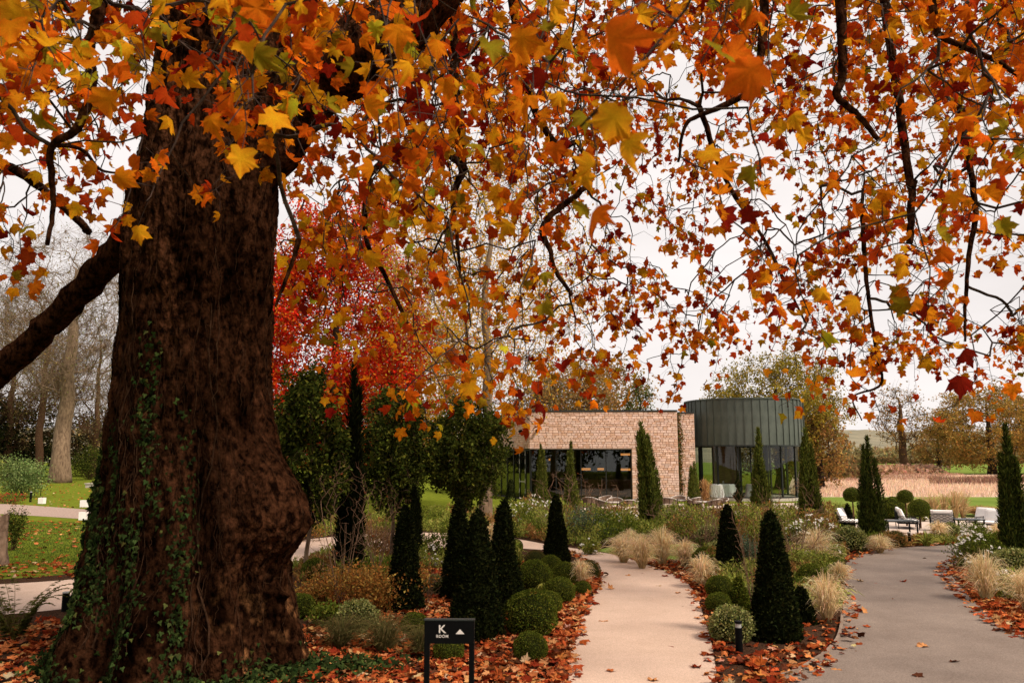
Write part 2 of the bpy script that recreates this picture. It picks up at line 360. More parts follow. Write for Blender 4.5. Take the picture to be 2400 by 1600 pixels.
# ------------------------------------------------------------------ the pavilion
def building():
    C0 = G(1241, 1172); Y0 = C0[1]
    R1 = np.array([(1581-CX)/FPX*47.3*1.012, 47.3, 0]); C = np.array([C0[0], Y0, 0])
    u = nrm(R1 - C); L = np.linalg.norm(R1 - C); n = np.array([u[1], -u[0], 0.0])   # n: towards the camera
    ul = nrm(np.array([-3.5, 9.7, 0.0])); nl = np.array([-ul[1], ul[0], 0.0])
    HT, HD = 5.18, 3.02
    T = thing('pavilion', 'low flat-roofed pavilion of pale split stone with wide black-framed glazing', 'building', C)
    kz = np.array([0, 0, 1.0])
    jamb = L * (1475-1241) / (1581-1241)
    # stone backing walls
    def wall(o, uu, nn, a, b, z0, z1, nm='wall', dep=0.35):
        return obj(nm, MB().obox(o, uu, nn, a, b, -dep, 0.0, z0, z1), M['mortar'], T, True)
    wr = wall(C, u, n, 0.0, L, HD, HT); wj = wall(C, u, n, jamb, L, 0, HD - 0.003)
    wl = wall(C, ul, nl, 0.36, 15, HD, HT)
    wl2 = wall(C, ul, nl, 7.5, 15, 0, HD - 0.003)
    R2 = R1 - n*0.5 + u*0.02; wq = wall(R2, u, n, 0.0, 1.08, 0, HT - 0.08)
    # stones
    pal = np.array([(0.63,0.43,0.34),(0.59,0.385,0.29),(0.66,0.47,0.40),(0.56,0.35,0.25),(0.63,0.46,0.39),(0.67,0.48,0.39)])
    vars_ = []
    for ci, c in enumerate(pal):
        e = 0.07
        v = np.array([(0,0,0),(1,0,0),(1,0,1),(0,0,1),(e,1,e),(1-e,1,e*1.4),(1-e*0.6,1,1-e),(e*1.3,1,1-e)], float)
        vars_.append((v, np.array([(4,7,6,5),(0,4,5,1),(1,5,6,2),(2,6,7,3),(3,7,4,0)]), c))
    meshes = [MB().add(v, f, c).mesh('stone') for v, f, c in vars_]
    for me in meshes: me.materials.append(M['stone'])
    def lay(o, uu, nn, a, b, z0, z1, parent, single=0):
        rest = MB(); z = z0; cnt = 0
        while z < z1 - 0.04:
            h = min(rng.uniform(0.085, 0.165), z1 - z)
            if z1 - z - h < 0.06: h = z1 - z
            x = a
            while x < b - 0.03:
                ww = min(rng.uniform(0.14, 0.38), b - x)
                if b - x - ww < 0.1: ww = b - x
                parts = [(z, h)] if rng.random() > 0.18 or h < 0.15 else [(z, h/2), (z + h/2, h/2)]
                for zz, hh_ in parts:
                    k = rng.integers(len(pal)); d = rng.uniform(0.03, 0.05); g = 0.0045
                    if cnt < single:
                        s = bpy.data.objects.new('stone', meshes[k]); col.objects.link(s); s.parent = parent
                        pw = o + uu*(x+g) + kz*(zz+g)
                        s.location = pw; s.rotation_euler = (0, 0, math.atan2(uu[1], uu[0]))
                        s.scale = (ww-2*g, -d, hh_-2*g)
                    else:
                        v, f, c = vars_[k]
                        V = o + uu*(x+g) + kz*(zz+g) + v[:, :1]*uu*(ww-2*g) + v[:, 1:2]*nn*d + v[:, 2:]*kz*(hh_-2*g)
                        rest.add(V, f, c * rng.uniform(0.85, 1.12))
                    cnt += 1
                x += ww
            z += h
        if rest.n: obj('stonework', rest, M['stone'], parent, parent is T, kind='stuff')
    lay(C, u, n, 0.0, L, HD, HT - 0.02, wr, 300)
    lay(C, u, n, jamb, L, 0.0, HD - 0.003, wj)
    lay(C, ul, nl, 0.0, 15, HD, HT - 0.02, wl)
    lay(R2, u, n, 0.0, 1.08, 0.0, HT - 0.1, wq)
    # roof, coping
    rf = obj('roof', MB().add([C + kz*(HT-0.05) - n*0.1, R1 + kz*(HT-0.05) - n*0.1, R1 + ul*13 + kz*(HT-0.05), C + ul*15 + kz*(HT-0.05),
                            C + kz*HT - n*0.1, R1 + kz*HT - n*0.1, R1 + ul*13 + kz*HT, C + ul*15 + kz*HT],
                           np.array([(0,3,2,1),(4,5,6,7),(0,1,5,4),(1,2,6,5),(2,3,7,6),(3,0,4,7)])), M['coping'], T, True)
    obj('coping', MB().obox(C, u, n, -0.07, L + 0.02, -0.35, 0.09, HT + 0.003, HT + 0.085), M['coping'], T, True)
    obj('coping', MB().obox(C, ul, nl, 0.37, 15, -0.35, 0.09, HT + 0.003, HT + 0.085), M['coping'], T, True)
    obj('coping', MB().obox(R2, u, n, 0.03, 1.08, -0.35, 0.09, HT - 0.077, HT + 0.0), M['coping'], T, True)
    obj('lintel_trim', MB().obox(C, u, n, 0.02, jamb, -0.3, 0.075, HD - 0.05, HD - 0.004), M['edging'], T, True)
    # interior shell
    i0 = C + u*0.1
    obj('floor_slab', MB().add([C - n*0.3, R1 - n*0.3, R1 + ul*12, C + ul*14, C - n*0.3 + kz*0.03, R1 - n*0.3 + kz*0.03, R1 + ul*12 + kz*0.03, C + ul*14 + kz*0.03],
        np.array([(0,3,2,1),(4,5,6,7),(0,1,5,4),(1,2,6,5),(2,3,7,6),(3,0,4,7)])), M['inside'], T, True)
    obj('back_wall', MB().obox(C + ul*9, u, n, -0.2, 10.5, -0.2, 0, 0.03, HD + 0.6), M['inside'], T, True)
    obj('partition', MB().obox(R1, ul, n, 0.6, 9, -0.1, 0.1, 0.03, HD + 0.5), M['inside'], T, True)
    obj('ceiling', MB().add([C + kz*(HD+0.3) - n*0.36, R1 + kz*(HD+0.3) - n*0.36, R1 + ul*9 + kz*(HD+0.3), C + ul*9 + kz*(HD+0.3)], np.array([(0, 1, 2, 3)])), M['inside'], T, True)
    # glazing on the front
    nb = -0.22
    xs = np.linspace(0.08, jamb - 0.05, 5)
    for i in range(4):
        p = obj('window', MB().obox(C, u, n, xs[i], xs[i] + 0.055, nb - 0.05, nb + 0.05, 0.03, HD - 0.06), M['frame'], T, True)
        g_ = obj('pane', MB().obox(C, u, n, xs[i] + 0.056, xs[i+1] - 0.001, nb - 0.012, nb + 0.012, 0.09, HD - 0.11), M['glass'], p); g_.location = (0, 0, 0)
    obj('window_frame', MB().obox(C, u, n, jamb - 0.05, jamb - 0.005, nb - 0.05, nb + 0.05, 0.03, HD - 0.06), M['frame'], T, True)
    obj('window_frame', MB().obox(C, u, n, 0.05, jamb - 0.051, nb - 0.05, nb + 0.05, HD - 0.11, HD - 0.055), M['frame'], T, True)
    # glazing and doors on the receding side
    xs = [0.3, 1.1, 2.1, 3.2, 4.4, 5.6, 7.4]
    for i in range(6):
        p = obj('window', MB().obox(C, ul, nl, xs[i], xs[i] + (0.1 if i < 3 else 0.07), nb - 0.05, nb + 0.05, 0.03, HD - 0.06), M['frame'], T, True)
        obj('pane', MB().obox(C, ul, nl, xs[i] + 0.101, xs[i+1] - 0.002, nb - 0.012, nb + 0.012, 0.09, HD - 0.11), M['glass'], p)
        for zz in (0.35, 0.95, 1.55, 2.1, 2.6):
            if i in (1, 2): obj('handle_reflection', MB().obox(C, ul, nl, xs[i] + 0.03, xs[i] + 0.06, nb + 0.051, nb + 0.06, zz, zz + 0.28), M['white'], p)  # white strips modelled in place of the reflections on the door handles
    obj('door_rail', MB().obox(C, ul, nl, 1.11, 2.09, nb + 0.02, nb + 0.06, 1.02, 1.07), M['lens'], T, True)
    obj('window_frame', MB().obox(C, ul, nl, 0.31, 7.4, nb - 0.05, nb + 0.049, HD - 0.11, HD - 0.004), M['frame'], T, True)
    # lamps inside that are lit, and chairs of the bar seen as shapes
    for a, b, zz, dd in ((3.15, 3.75, 1.72, 2.2), (4.2, 4.6, 1.72, 2.6), (5.6, 6.3, 1.70, 2.2), (5.7, 6.4, 2.62, 3.0), (1.2, 1.3, 2.3, 3.5), (2.4, 2.48, 2.35, 4.0)):
        t2 = MB().obox(C - n*dd, u, n, a, b, -0.04, 0.04, zz, zz + 0.055); t2.obox(C - n*dd, u, n, a, b, -0.04, 0.04, zz + 0.075, zz + 0.12)
        obj('strip_lamp', t2, M['glow'], T, True)
    obj('bar_counter', MB().obox(C - n*4.2, u, n, 2.4, 7.6, -0.3, 0.3, 0.03, 1.1), M['timber'], T, True)
    for a, b in ((1.3, 1.9), (2.0, 2.2), (2.9, 3.1)):
        obj('timber_panel', MB().obox(C - n*6.5, u, n, a, b, -0.1, 0.1, 0.9, 3.0), M['timber'], T, True)
    # spotlights on the stone
    def spot(o, nn, x, zz, uu, lab):
        q = thing('wall_light', lab, 'light', o + uu*x + nn*0.06 + kz*zz)
        obj('bracket', MB().obox((0,0,0), uu, nn, -0.03, 0.03, -0.02, 0.06, -0.03, 0.03), M['black'], q)
        obj('lamp_head', MB().tube([nn*0.06 + kz*0.02, nn*0.16 + kz*0.0, nn*0.26 - kz*0.05], [0.07, 0.085, 0.09], 10), M['black'], q)
    spot(C, n, 0.45, 4.06, u, 'round black spotlight on the front stone wall beside the corner')
    spot(C, nl, 0.9, 4.06, ul, 'black spotlight on the shaded side wall near the stone corner')
    spot(C, nl, 2.6, 3.42, ul, 'lowest black spotlight further along the shaded side wall')
    return C, u, n, R1, HT, HD
BC, BU, BN, BR1, HT, HD = building()

def drum():
    cx, cy, R, Rg = 14.35, 49.6, 3.52, 3.22
    zt, zb = 5.86, 3.2
    T = thing('drum_pavilion', 'round dark zinc-clad drum on a ring of curved glass beside the stone wing', 'building', (cx, cy, 0))
    NP = 48; da = 2*np.pi/NP
    m = MB(); an = np.linspace(0, da, 4); r = R
    v = []
    for z in (zb, zt):
        for a in an: v.append((r*np.cos(a), r*np.sin(a), z))
    m.add(v, np.array([(i, i+1, 5+i, 4+i) for i in range(3)]))
    a = da; u_ = np.array([np.cos(a), np.sin(a)]); t_ = np.array([-np.sin(a), np.cos(a)]) * 0.014
    q = []
    for z in (zb, zt):
        for rr, s in ((r-0.01, -1), (r+0.045, -1), (r+0.045, 1), (r-0.01, 1)): q.append((*(u_*rr + t_*s), z))
    m.add(q, np.array([(0,1,5,4),(1,2,6,5),(2,3,7,6),(0,3,2,1),(4,5,6,7)]))
    me = m.mesh('zinc_panel'); me.materials.append(M['zinc'])
    for k in range(NP):
        o = bpy.data.objects.new('zinc_panel', me); col.objects.link(o); o.parent = T; o.rotation_euler = (0, 0, k*da)
    def ring(nm, r0, r1, z0, z1, mat, k=96):
        m = MB(); a = np.arange(k)*2*np.pi/k; c, s = np.cos(a), np.sin(a)
        V = np.concatenate([np.stack([rr*c, rr*s, np.full(k, z)], 1) for rr, z in ((r0,z0),(r1,z0),(r1,z1),(r0,z1))])
        j = np.arange(k); jn = (j+1) % k
        F = np.concatenate([np.stack([A*k+j, A*k+jn, B*k+jn, B*k+j], 1) for A, B in ((0,3),(1,0),(2,1),(3,2))])[:, ::-1]
        m.add(V, F); return obj(nm, m, mat, T, smooth=False)
    ring('coping', R-0.2, R+0.07, zt+0.003, zt+0.07, M['zinc'])
    ring('soffit_trim', Rg-0.1, R+0.03, zb-0.07, zb-0.003, M['coping'])
    def disc(nm, r, z, mat, th=0.05):
        m = MB(); k = 64; a = np.arange(k)*2*np.pi/k
        m.tube([(0,0,z),(0,0,z+th)], [r, r], k); return obj(nm, m, mat, T)
    disc('roof', R-0.1, zt-0.3, M['coping']); disc('ceiling', R-0.05, zb+0.05, M['inside']); disc('plinth', Rg+0.15, 0.0, M['slab'], 0.16)
    ring('base_rail', Rg-0.04, Rg+0.04, 0.162, 0.24, M['frame'])
    NG = 16
    for k in range(NG):
        a0, a1 = k*2*np.pi/NG, (k+1)*2*np.pi/NG
        c, s = np.cos(a0), np.sin(a0)
        w_ = MB().obox((0,0,0), (-s, c, 0), (c, s, 0), -0.04, 0.04, Rg-0.07, Rg+0.05, 0.16, zb-0.072)
        wo_ = obj('window', w_, M['frame'], T)
        m = MB(); aa = np.linspace(a0+0.013, a1-0.013, 6); V = []
        for z in (0.242, zb-0.075):
            for x in aa: V.append((Rg*np.cos(x), Rg*np.sin(x), z))
        m.add(V, np.array([(i, i+1, 7+i, 6+i) for i in range(5)])); obj('pane', m, M['glass'], wo_, smooth=True)
    # a core wall inside
    obj('core_wall', MB().obox((0, 0, 0), (1, 0, 0), (0, -1, 0), -1.5, -0.2, -1.6, -1.1, 0.16, zb), M['timber'], T)
    obj('column', MB().tube([(0.9, -1.2, 0.16), (0.9, -1.2, zb)], [0.16, 0.16], 12), M['frame'], T)
    obj('column', MB().tube([(-0.9, -1.9, 0.16), (-0.9, -1.9, zb)], [0.13, 0.13], 12), M['frame'], T)
    # tables under linen
    def table(px, py, label, rx=0.8):
        p = P(px, py, 47.3); q = thing('banquet_table', label, 'table', (p[0], 47.9, 0.16), group=None)
        m = MB(); k = 40; a = np.arange(k)*2*np.pi/k; rr = rx*(1+0.05*np.sin(a*9)+0.03*np.sin(a*4+1))
        V = np.concatenate([np.stack([rx*0.93*np.cos(a), rx*0.93*np.sin(a), np.full(k, 0.78)], 1), np.stack([rx*0.99*np.cos(a), rx*0.99*np.sin(a), np.full(k, 0.74)], 1), np.stack([rr*1.04*np.cos(a), rr*1.04*np.sin(a), np.full(k, 0.02)], 1)])
        j = np.arange(k); jn = (j+1) % k
        m.add(V, np.concatenate([np.stack([j, jn, k+jn, k+j], 1), np.stack([k+j, k+jn, 2*k+jn, 2*k+j], 1)])[:, ::-1]); m.f.append(np.array([list(range(k))]))
        obj('tablecloth', m, M['cloth'], q, smooth=False)
        obj('pedestal', MB().tube([(0,0,0),(0,0,0.7)], [0.09, 0.06], 8), M['frame'], q)
        obj('vase', MB().tube([(0,0,0.785),(0,0,0.86),(0,0,0.95)], [0.03, 0.06, 0.04], 10), M['lens'], q)
    table(1702, 1150, 'wide round table in a pleated white cloth behind the curved glass')
    table(1778, 1150, 'small narrow white-clothed table with a vase behind the curved glass', 0.55)
drum()
# ------------------------------------------------------------------ growing branches towards points
def grow(seed_pts, seed_par, attr, alpha=0.35, kink=0.06, up=0.0, sub=2):
    """connects every attractor to the cheapest node; returns nodes, parents, attractor node ids"""
    attr = np.asarray(attr, float)
    cap = len(seed_pts) + len(attr) * (sub + 1) + 5
    N = np.zeros((cap, 3)); par = np.full(cap, -1); ln = np.zeros(cap); n = 0
    for p, q in zip(seed_pts, seed_par):
        N[n] = p; par[n] = q
        if q >= 0: ln[n] = ln[q] + np.linalg.norm(N[n] - N[q])
        n += 1
    order = np.argsort(np.min(np.linalg.norm(attr[:, None] - np.asarray(seed_pts)[None], axis=2), 1)); ids = np.zeros(len(attr), int)
    for k in order:
        a = attr[k]; d = np.linalg.norm(N[:n] - a, axis=1)
        cost = d + alpha * ln[:n] + up * np.maximum(0, N[:n, 2] - a[2])
        j = int(np.argmin(cost)); p0 = N[j].copy(); prev = j
        for s_ in range(1, sub + 2):
            t = s_ / (sub + 1); q = p0 * (1-t) + a * t
            if s_ <= sub: q = q + rng.normal(size=3) * kink * d[j]
            N[n] = q; par[n] = prev; ln[n] = ln[prev] + np.linalg.norm(q - N[prev]); prev = n; n += 1
        ids[k] = prev
    return N[:n], par[:n], ids
def radii(N, par, tip=0.006, e=2.3, fixed=None):
    n = len(N); acc = np.zeros(n); r = np.zeros(n); has = np.zeros(n, bool)
    has[par[par >= 0]] = True
    for i in range(n-1, -1, -1):
        v = acc[i] if has[i] else tip**e
        r[i] = v**(1/e)
        if par[i] >= 0: acc[par[i]] += v
    if fixed is not None: r = np.maximum(r, fixed)
    return r
def edge_tubes(N, par, r, mask=None, k=5):
    idx = np.where(par >= 0)[0]
    if mask is not None: idx = idx[mask[idx]]
    A, B = N[par[idx]], N[idx]; D = B - A; l = np.linalg.norm(D, axis=1)[:, None]
    mid = (A + B)/2 + rng.normal(size=A.shape) * 0.05 * l
    ra, rb = np.minimum(r[par[idx]], r[idx]*1.6), r[idx]
    return tubes(np.stack([A - D*0.02, A*0.25+mid*0.5+B*0.25 + rng.normal(size=A.shape)*0.02*l, B + D*0.02], 1), np.stack([ra, (ra+rb)/2, rb], 1), k)

# plane-tree leaf shapes: five pointed lobes, tip along +y, face +z
def plane_leaf(curl, fold, wav, asym=0.0, seed=0):
    r_ = np.random.default_rng(seed)
    h = [(0.0, 0.03), (0.17, -0.10), (0.33, -0.06), (0.52, 0.02), (0.44, 0.14), (0.40, 0.24), (0.49, 0.30), (0.53, 0.41), (0.64, 0.57), (0.48, 0.575), (0.40, 0.66), (0.28, 0.62), (0.25, 0.73), (0.16, 0.80), (0.12, 0.90), (0.0, 1.07)]
    o = h + [(-x*(1-asym), y) for x, y in h[-2:0:-1]]
    o = np.array(o) + r_.normal(0, 0.018, (len(o), 2)); tips_ = [3, 8, 15, 22, 27]
    v = np.concatenate([[(0, 0.30, 0)], np.concatenate([o, np.zeros((len(o), 1))], 1)])
    rr = np.sqrt(v[:, 0]**2 + (v[:, 1]-0.3)**2); ph_ = r_.uniform(0, 6.28, 2)
    v[:, 2] = -curl*rr**2 + fold*np.abs(v[:, 0]) + wav*np.sin(v[:, 0]*9+v[:, 1]*7+ph_[0])*rr + 0.10*np.sin(v[:, 1]*4+ph_[1])*rr
    n = len(o); f = np.array([(0, 1+i, 1+(i+1) % n) for i in range(n)])
    msk = np.clip(rr/0.6, 0, 1)
    for k in tips_: msk[1+k] *= 0.25
    return v, f, msk
LEAF = [plane_leaf(0.25, 0.10, 0.09, 0, 1), plane_leaf(0.8, -0.35, 0.10, .1, 2), plane_leaf(-0.4, 0.6, 0.11, 0.15, 3), plane_leaf(1.2, 0.35, 0.08, -.1, 4), plane_leaf(0.5, -0.8, 0.12, .2, 5), plane_leaf(0.15, 0.35, 0.16, -0.12, 6), plane_leaf(1.6, 0.1, 0.12, 0.1, 7), plane_leaf(0.5, 0.9, 0.10, 0, 8)]
NLV = len(LEAF)
FLAT = [plane_leaf(-0.2, 0.1, 0.12, 0, 11), plane_leaf(-0.4, 0.0, 0.16, .1, 12), plane_leaf(0.1, 0.35, 0.14, 0.2, 13), plane_leaf(0.5, -0.3, 0.16, 0, 14), plane_leaf(0.6, 0.3, 0.2, .1, 15), plane_leaf(0.3, -0.5, 0.16, .1, 16)]
def put_leaves(mb, tpl, pos, t, nn, size, cin, cout):
    t = nrm(t); x = nrm(np.cross(t, nn)); z = np.cross(x, t); var = rng.integers(len(tpl), size=len(pos))
    for k, (v, f, msk) in enumerate(tpl):
        i = np.where(var == k)[0]
        if not len(i): continue
        V = pos[i, None] + size[i, None, None] * (v[None, :, :1]*x[i, None] + v[None, :, 1:2]*t[i, None] + v[None, :, 2:]*z[i, None])
        Cc = cin[i, None]*(1-msk[None, :, None]) + cout[i, None]*msk[None, :, None]
        nv = len(v); mb.add(V.reshape(-1, 3), (np.arange(len(i))[:, None, None]*nv + f[None]).reshape(-1, 3), Cc.reshape(-1, 3))

# ------------------------------------------------------------------ the great plane tree
TY = 9.9
yy = [-700, -300, 0, 150, 350, 450, 600, 700, 800, 900, 1000, 1080, 1150, 1250, 1350, 1450, 1540, 1600, 1640]
xl = [440, 412, 394, 382, 352, 326, 312, 302, 295, 289, 278, 270, 260, 248, 226, 196, 160, 125, 95]
xr = [720, 690, 668, 655, 640, 632, 628, 622, 617, 618, 626, 634, 642, 652, 664, 682, 705, 735, 760]
_z = np.array([P(500, y, TY)[2] for y in yy])[::-1]; _l = np.array([P(x, y, TY)[0] for x, y in zip(xl, yy)])[::-1]; _r = np.array([P(x, y, TY)[0] for x, y in zip(xr, yy)])[::-1]
ZB = P(590, 1190, TY)[2]
def trunk_surf(phi, z, detail=True):
    l, r = np.interp(z, _z, _l), np.interp(z, _z, _r); c = (l+r)/2; hw = (r-l)/2
    low = np.clip((2.2 - z)/2.2, 0, 1)
    k = 1 + low*0.12*np.cos(5*phi+0.6) + low**2*0.17*np.cos(9*phi+1.3+z) + 0.025*np.cos(7*phi+z*0.5) + 0.02*np.sin(11*phi-z*0.8)
    edge = np.abs(np.cos(phi)); k = 1 + (k-1)*(1-0.75*edge**4)
    rad = hw * k
    d = (phi + 0.42 + np.pi) % (2*np.pi) - np.pi
    zz = z - ZB; sz = np.where(zz > 0, 0.62, 0.52)
    g = np.exp(-(np.abs(d)/0.50)**2.6 - np.abs(zz/sz)**2.2)
    rad = rad + 0.52*g
    d2 = (phi + 1.12 + np.pi) % (2*np.pi) - np.pi
    rad = rad - 0.30*np.exp(-(d2/0.10)**2 - (zz/0.8)**2) * 1.0
    # a broken stub low on the right flank
    rad = rad + 0.16*np.exp(-((phi+0.36)/0.06)**2 - ((z-0.86+0.5*(phi+0.36))/0.05)**2)
    dy = hw*0.95
    if detail:
        q = np.stack([np.cos(phi)*hw*2.2, np.sin(phi)*hw*2.2, z*0.9], -1)
        n1 = fbm(q*1.6, 4, 3); n2 = fbm(np.stack([q[..., 0]*5, q[..., 1]*5, q[..., 2]*2.6], -1), 3, 9)
        rid = 1 - np.abs(2*n2-1)
        n3 = fbm(np.stack([q[..., 0]*13, q[..., 1]*13, q[..., 2]*9], -1), 3, 41); rid3 = 1 - np.abs(2*n3-1)
        rad = rad + 0.20*(n1-0.5) + 0.10*(rid-0.6) + 0.06*(rid3-0.6) + 0.26*g*(fbm(q*5, 3, 4)-0.5)
    return np.stack([c + rad*np.cos(phi), TY + rad*0.95*np.sin(phi), z + 0*phi], -1)
TC = np.array([(np.interp(0, _z, _l)+np.interp(0, _z, _r))/2, TY, 0])
plane = thing('plane_tree', 'huge old plane tree with burred ivy-clad trunk and orange autumn leaves', 'tree', TC)
na, nz_ = 420, 560
ph = np.linspace(-np.pi, np.pi, na, endpoint=False); zs = np.linspace(-0.25, 11.6, nz_)
gp, gz = np.meshgrid(ph, zs)
V = trunk_surf(gp, gz)
tone = fbm(np.stack([np.cos(gp)*2.2, np.sin(gp)*2.2, gz*0.8], -1)*1.7, 4, 21)
lich = np.clip((fbm(np.stack([np.cos(gp)*6, np.sin(gp)*6, gz*5], -1), 3, 31)-0.56)*9, 0, 1) * np.clip(1-gz/1.3, 0, 1) * np.clip(np.cos(gp+0.45)*3-1.9, 0, 1)
base = np.array([0.66, 0.60, 0.56])*(0.10+1.75*np.clip((tone[..., None]-0.25)*1.6, 0, 1.2))
Cc = base*(1-lich[..., None]) + np.array([3.2, 3.3, 2.6])*lich[..., None]
i = (np.arange(nz_-1)[:, None]*na + np.arange(na)[None]); i2 = (np.arange(nz_-1)[:, None]*na + (np.arange(na)[None]+1) % na)
tm = MB().add(V.reshape(-1, 3), np.stack([i, i2, i2+na, i+na], -1).reshape(-1, 4), Cc.reshape(-1, 3))
trunk = obj('trunk', tm, M['bark'], plane, True, smooth=True)

# main limbs: (pixel x, pixel y, depth) polylines, most leave the frame overhead
def limb(pts, rad, name='limb', k=14, rough=0.05):
    w_ = smooth(np.array([P(*p) if len(p) == 3 else p[0] for p in pts]), 7)
    r = np.interp(np.linspace(0, 1, len(w_)), np.linspace(0, 1, len(rad)), rad)
    w_ = w_ + rng.normal(size=w_.shape)*rough*r[:, None]*1.2
    v, f = tubes(w_[None], r[None], k)
    ctr = np.repeat(w_, k, 0); q = fbm(v*5, 3, 77)
    v = ctr + (v-ctr)*(0.82+0.4*q[:, None])
    o = obj(name, MB().add(v, f, (0.62, 0.55, 0.52)), M['bark'], plane, True, smooth=True); return w_, r
LIMBS = []
LIMBS.append(limb([(520, 480, 10.0), (690, 230, 9.9), (860, 110, 9.6), (1010, -10, 9.4), (1250, -260, 9.0), (1700, -520, 8.6), (2200, -700, 8.4), (2750, -760, 8.5)], [0.45, 0.52, 0.44, 0.36, 0.32, 0.27, 0.2, 0.12]))
LIMBS.append(limb([(420, -100, 9.9), (300, -420, 9.6), (60, -700, 9.2), (-500, -800, 9.0)], [0.5, 0.4, 0.3, 0.15]))
LIMBS.append(limb([(560, -350, 9.6), (640, -900, 8.0), (700, -1700, 6.2), (760, -3000, 4.6)], [0.5, 0.4, 0.3, 0.2]))
LIMBS.append(limb([(600, -300, 10.2), (900, -500, 12), (1350, -420, 14), (1800, -320, 16), (2350, -260, 17.5)], [0.5, 0.38, 0.3, 0.2, 0.1]))
LIMBS.append(limb([(330, 520, 10.4), (262, 600, 10.8), (160, 715, 11.2), (60, 815, 11.5), (-90, 930, 11.8), (-300, 1010, 12.2)], [0.22, 0.195, 0.185, 0.19, 0.20, 0.17], k=12))
# drooping branches that can be followed in the photograph
BR = []
def droop(pts, r0, r1): BR.append(limb(pts, [r0, r1], 'branch', 7, 0.10))
droop([(1062, -260, 11), (1066, 60, 11), (1062, 180, 11), (1078, 300, 11), (1084, 400, 11)], 0.10, 0.075)
droop([(1080, 385, 11), (1020, 340, 10.9), (950, 352, 10.8), (885, 390, 10.8), (860, 440, 10.7), (858, 560, 10.6), (900, 640, 10.5), (955, 758, 10.4)], 0.06, 0.025)
droop([(1084, 400, 11), (1062, 470, 11), (1070, 540, 11), (1078, 640, 11)], 0.05, 0.02)
droop([(1180, -240, 11.5), (1205, 30, 11.5), (1228, 160, 11.5), (1255, 260, 11.5), (1310, 345, 11.5), (1355, 335, 11.5), (1385, 420, 11.5)], 0.085, 0.03)
droop([(1320, 482, 11.6), (1282, 515, 11.6), (1272, 545, 11.6), (1290, 590, 11.6), (1300, 630, 11.6), (1340, 690, 11.6)], 0.05, 0.03)
droop([(1385, 420, 11.5), (1360, 450, 11.5), (1320, 482, 11.6)], 0.045, 0.045)
droop([(250, -200, 6.5), (235, 20, 6.5), (205, 120, 6.5), (215, 190, 6.6), (180, 300, 6.7), (120, 350, 6.8), (125, 480, 7.0), (110, 575, 7.0)], 0.06, 0.02)
droop([(120, 340, 6.8), (190, 350, 7.4), (240, 400, 8), (300, 405, 8.6)], 0.02, 0.012)
droop([(-60, 380, 9), (40, 400, 9.2), (120, 460, 9.5), (190, 520, 9.8), (205, 545, 10)], 0.06, 0.045)
droop([(700, 560, 8.2), (690, 600, 8.2), (660, 680, 8.2), (645, 720, 8.2)], 0.03, 0.012)
droop([(2150, -250, 8), (2190, 40, 8), (2215, 90, 8), (2330, 140, 8), (2400, 185, 8)], 0.05, 0.02)
droop([(1800, -200, 8.5), (1790, 60, 8.5), (1765, 200, 8.6), (1690, 250, 8.7), (1610, 290, 8.8), (1590, 380, 8.9)], 0.06, 0.015)
droop([(1960, -250, 9), (1975, 150, 9), (1960, 220, 9), (2010, 270, 9), (2060, 330, 9)], 0.065, 0.03)
droop([(2140, 420, 12), (2135, 500, 12), (2133, 570, 12)], 0.06, 0.05)
droop([(2050, -180, 12), (2100, 200, 12), (2135, 440, 12)], 0.08, 0.06)
droop([(2250, 250, 13), (2285, 480, 13), (2270, 600, 13), (2262, 720, 13), (2262, 800, 13)], 0.06, 0.018)
droop([(1640, 250, 13), (1700, 420, 13.2), (1790, 560, 13.4), (1850, 680, 13.5), (1890, 760, 13.6)], 0.05, 0.014)
droop([(2020, 480, 14), (2026, 600, 14), (2035, 700, 14), (2055, 830, 14), (2065, 900, 14), (2000, 930, 14), (2020, 985, 14)], 0.045, 0.010)

# sprays of leaves: density read off the photograph, depth from the size of the leaves
LB = np.array([(-800, 640), (0, 650), (200, 600), (300, 520), (420, 520), (560, 600), (640, 820), (800, 950), (1000, 985), (1150, 1010), (1260, 965), (1400, 915), (1520, 950), (1620, 930), (1720, 850), (1800, 870), (1900, 905), (2000, 985), (2100, 925), (2200, 930), (2300, 885), (2420, 860), (3300, 850)], float)
def bands(px, py):
    if px < 620: return ((3.4, 5.2, 0.25), (5.2, 7.9, 0.75)) if px > 270 else ((3.4, 5.4, 0.20), (5.4, 8.2, 0.35), (8.5, 14, 0.45))
    if px < 1250: return ((3.4, 6, 0.14), (6, 10, 0.38), (10, 16, 0.48)) if py < 420 else ((7, 10, 0.35), (10, 16, 0.65))
    return ((2.6, 3.6, 0.02), (3.8, 6.2, 0.12), (6, 11, 0.28), (11, 20, 0.58)) if py < 420 else ((6, 9, 0.10), (11.5, 20, 0.90))
cell = 80
tips, lf, spn = [], [], []
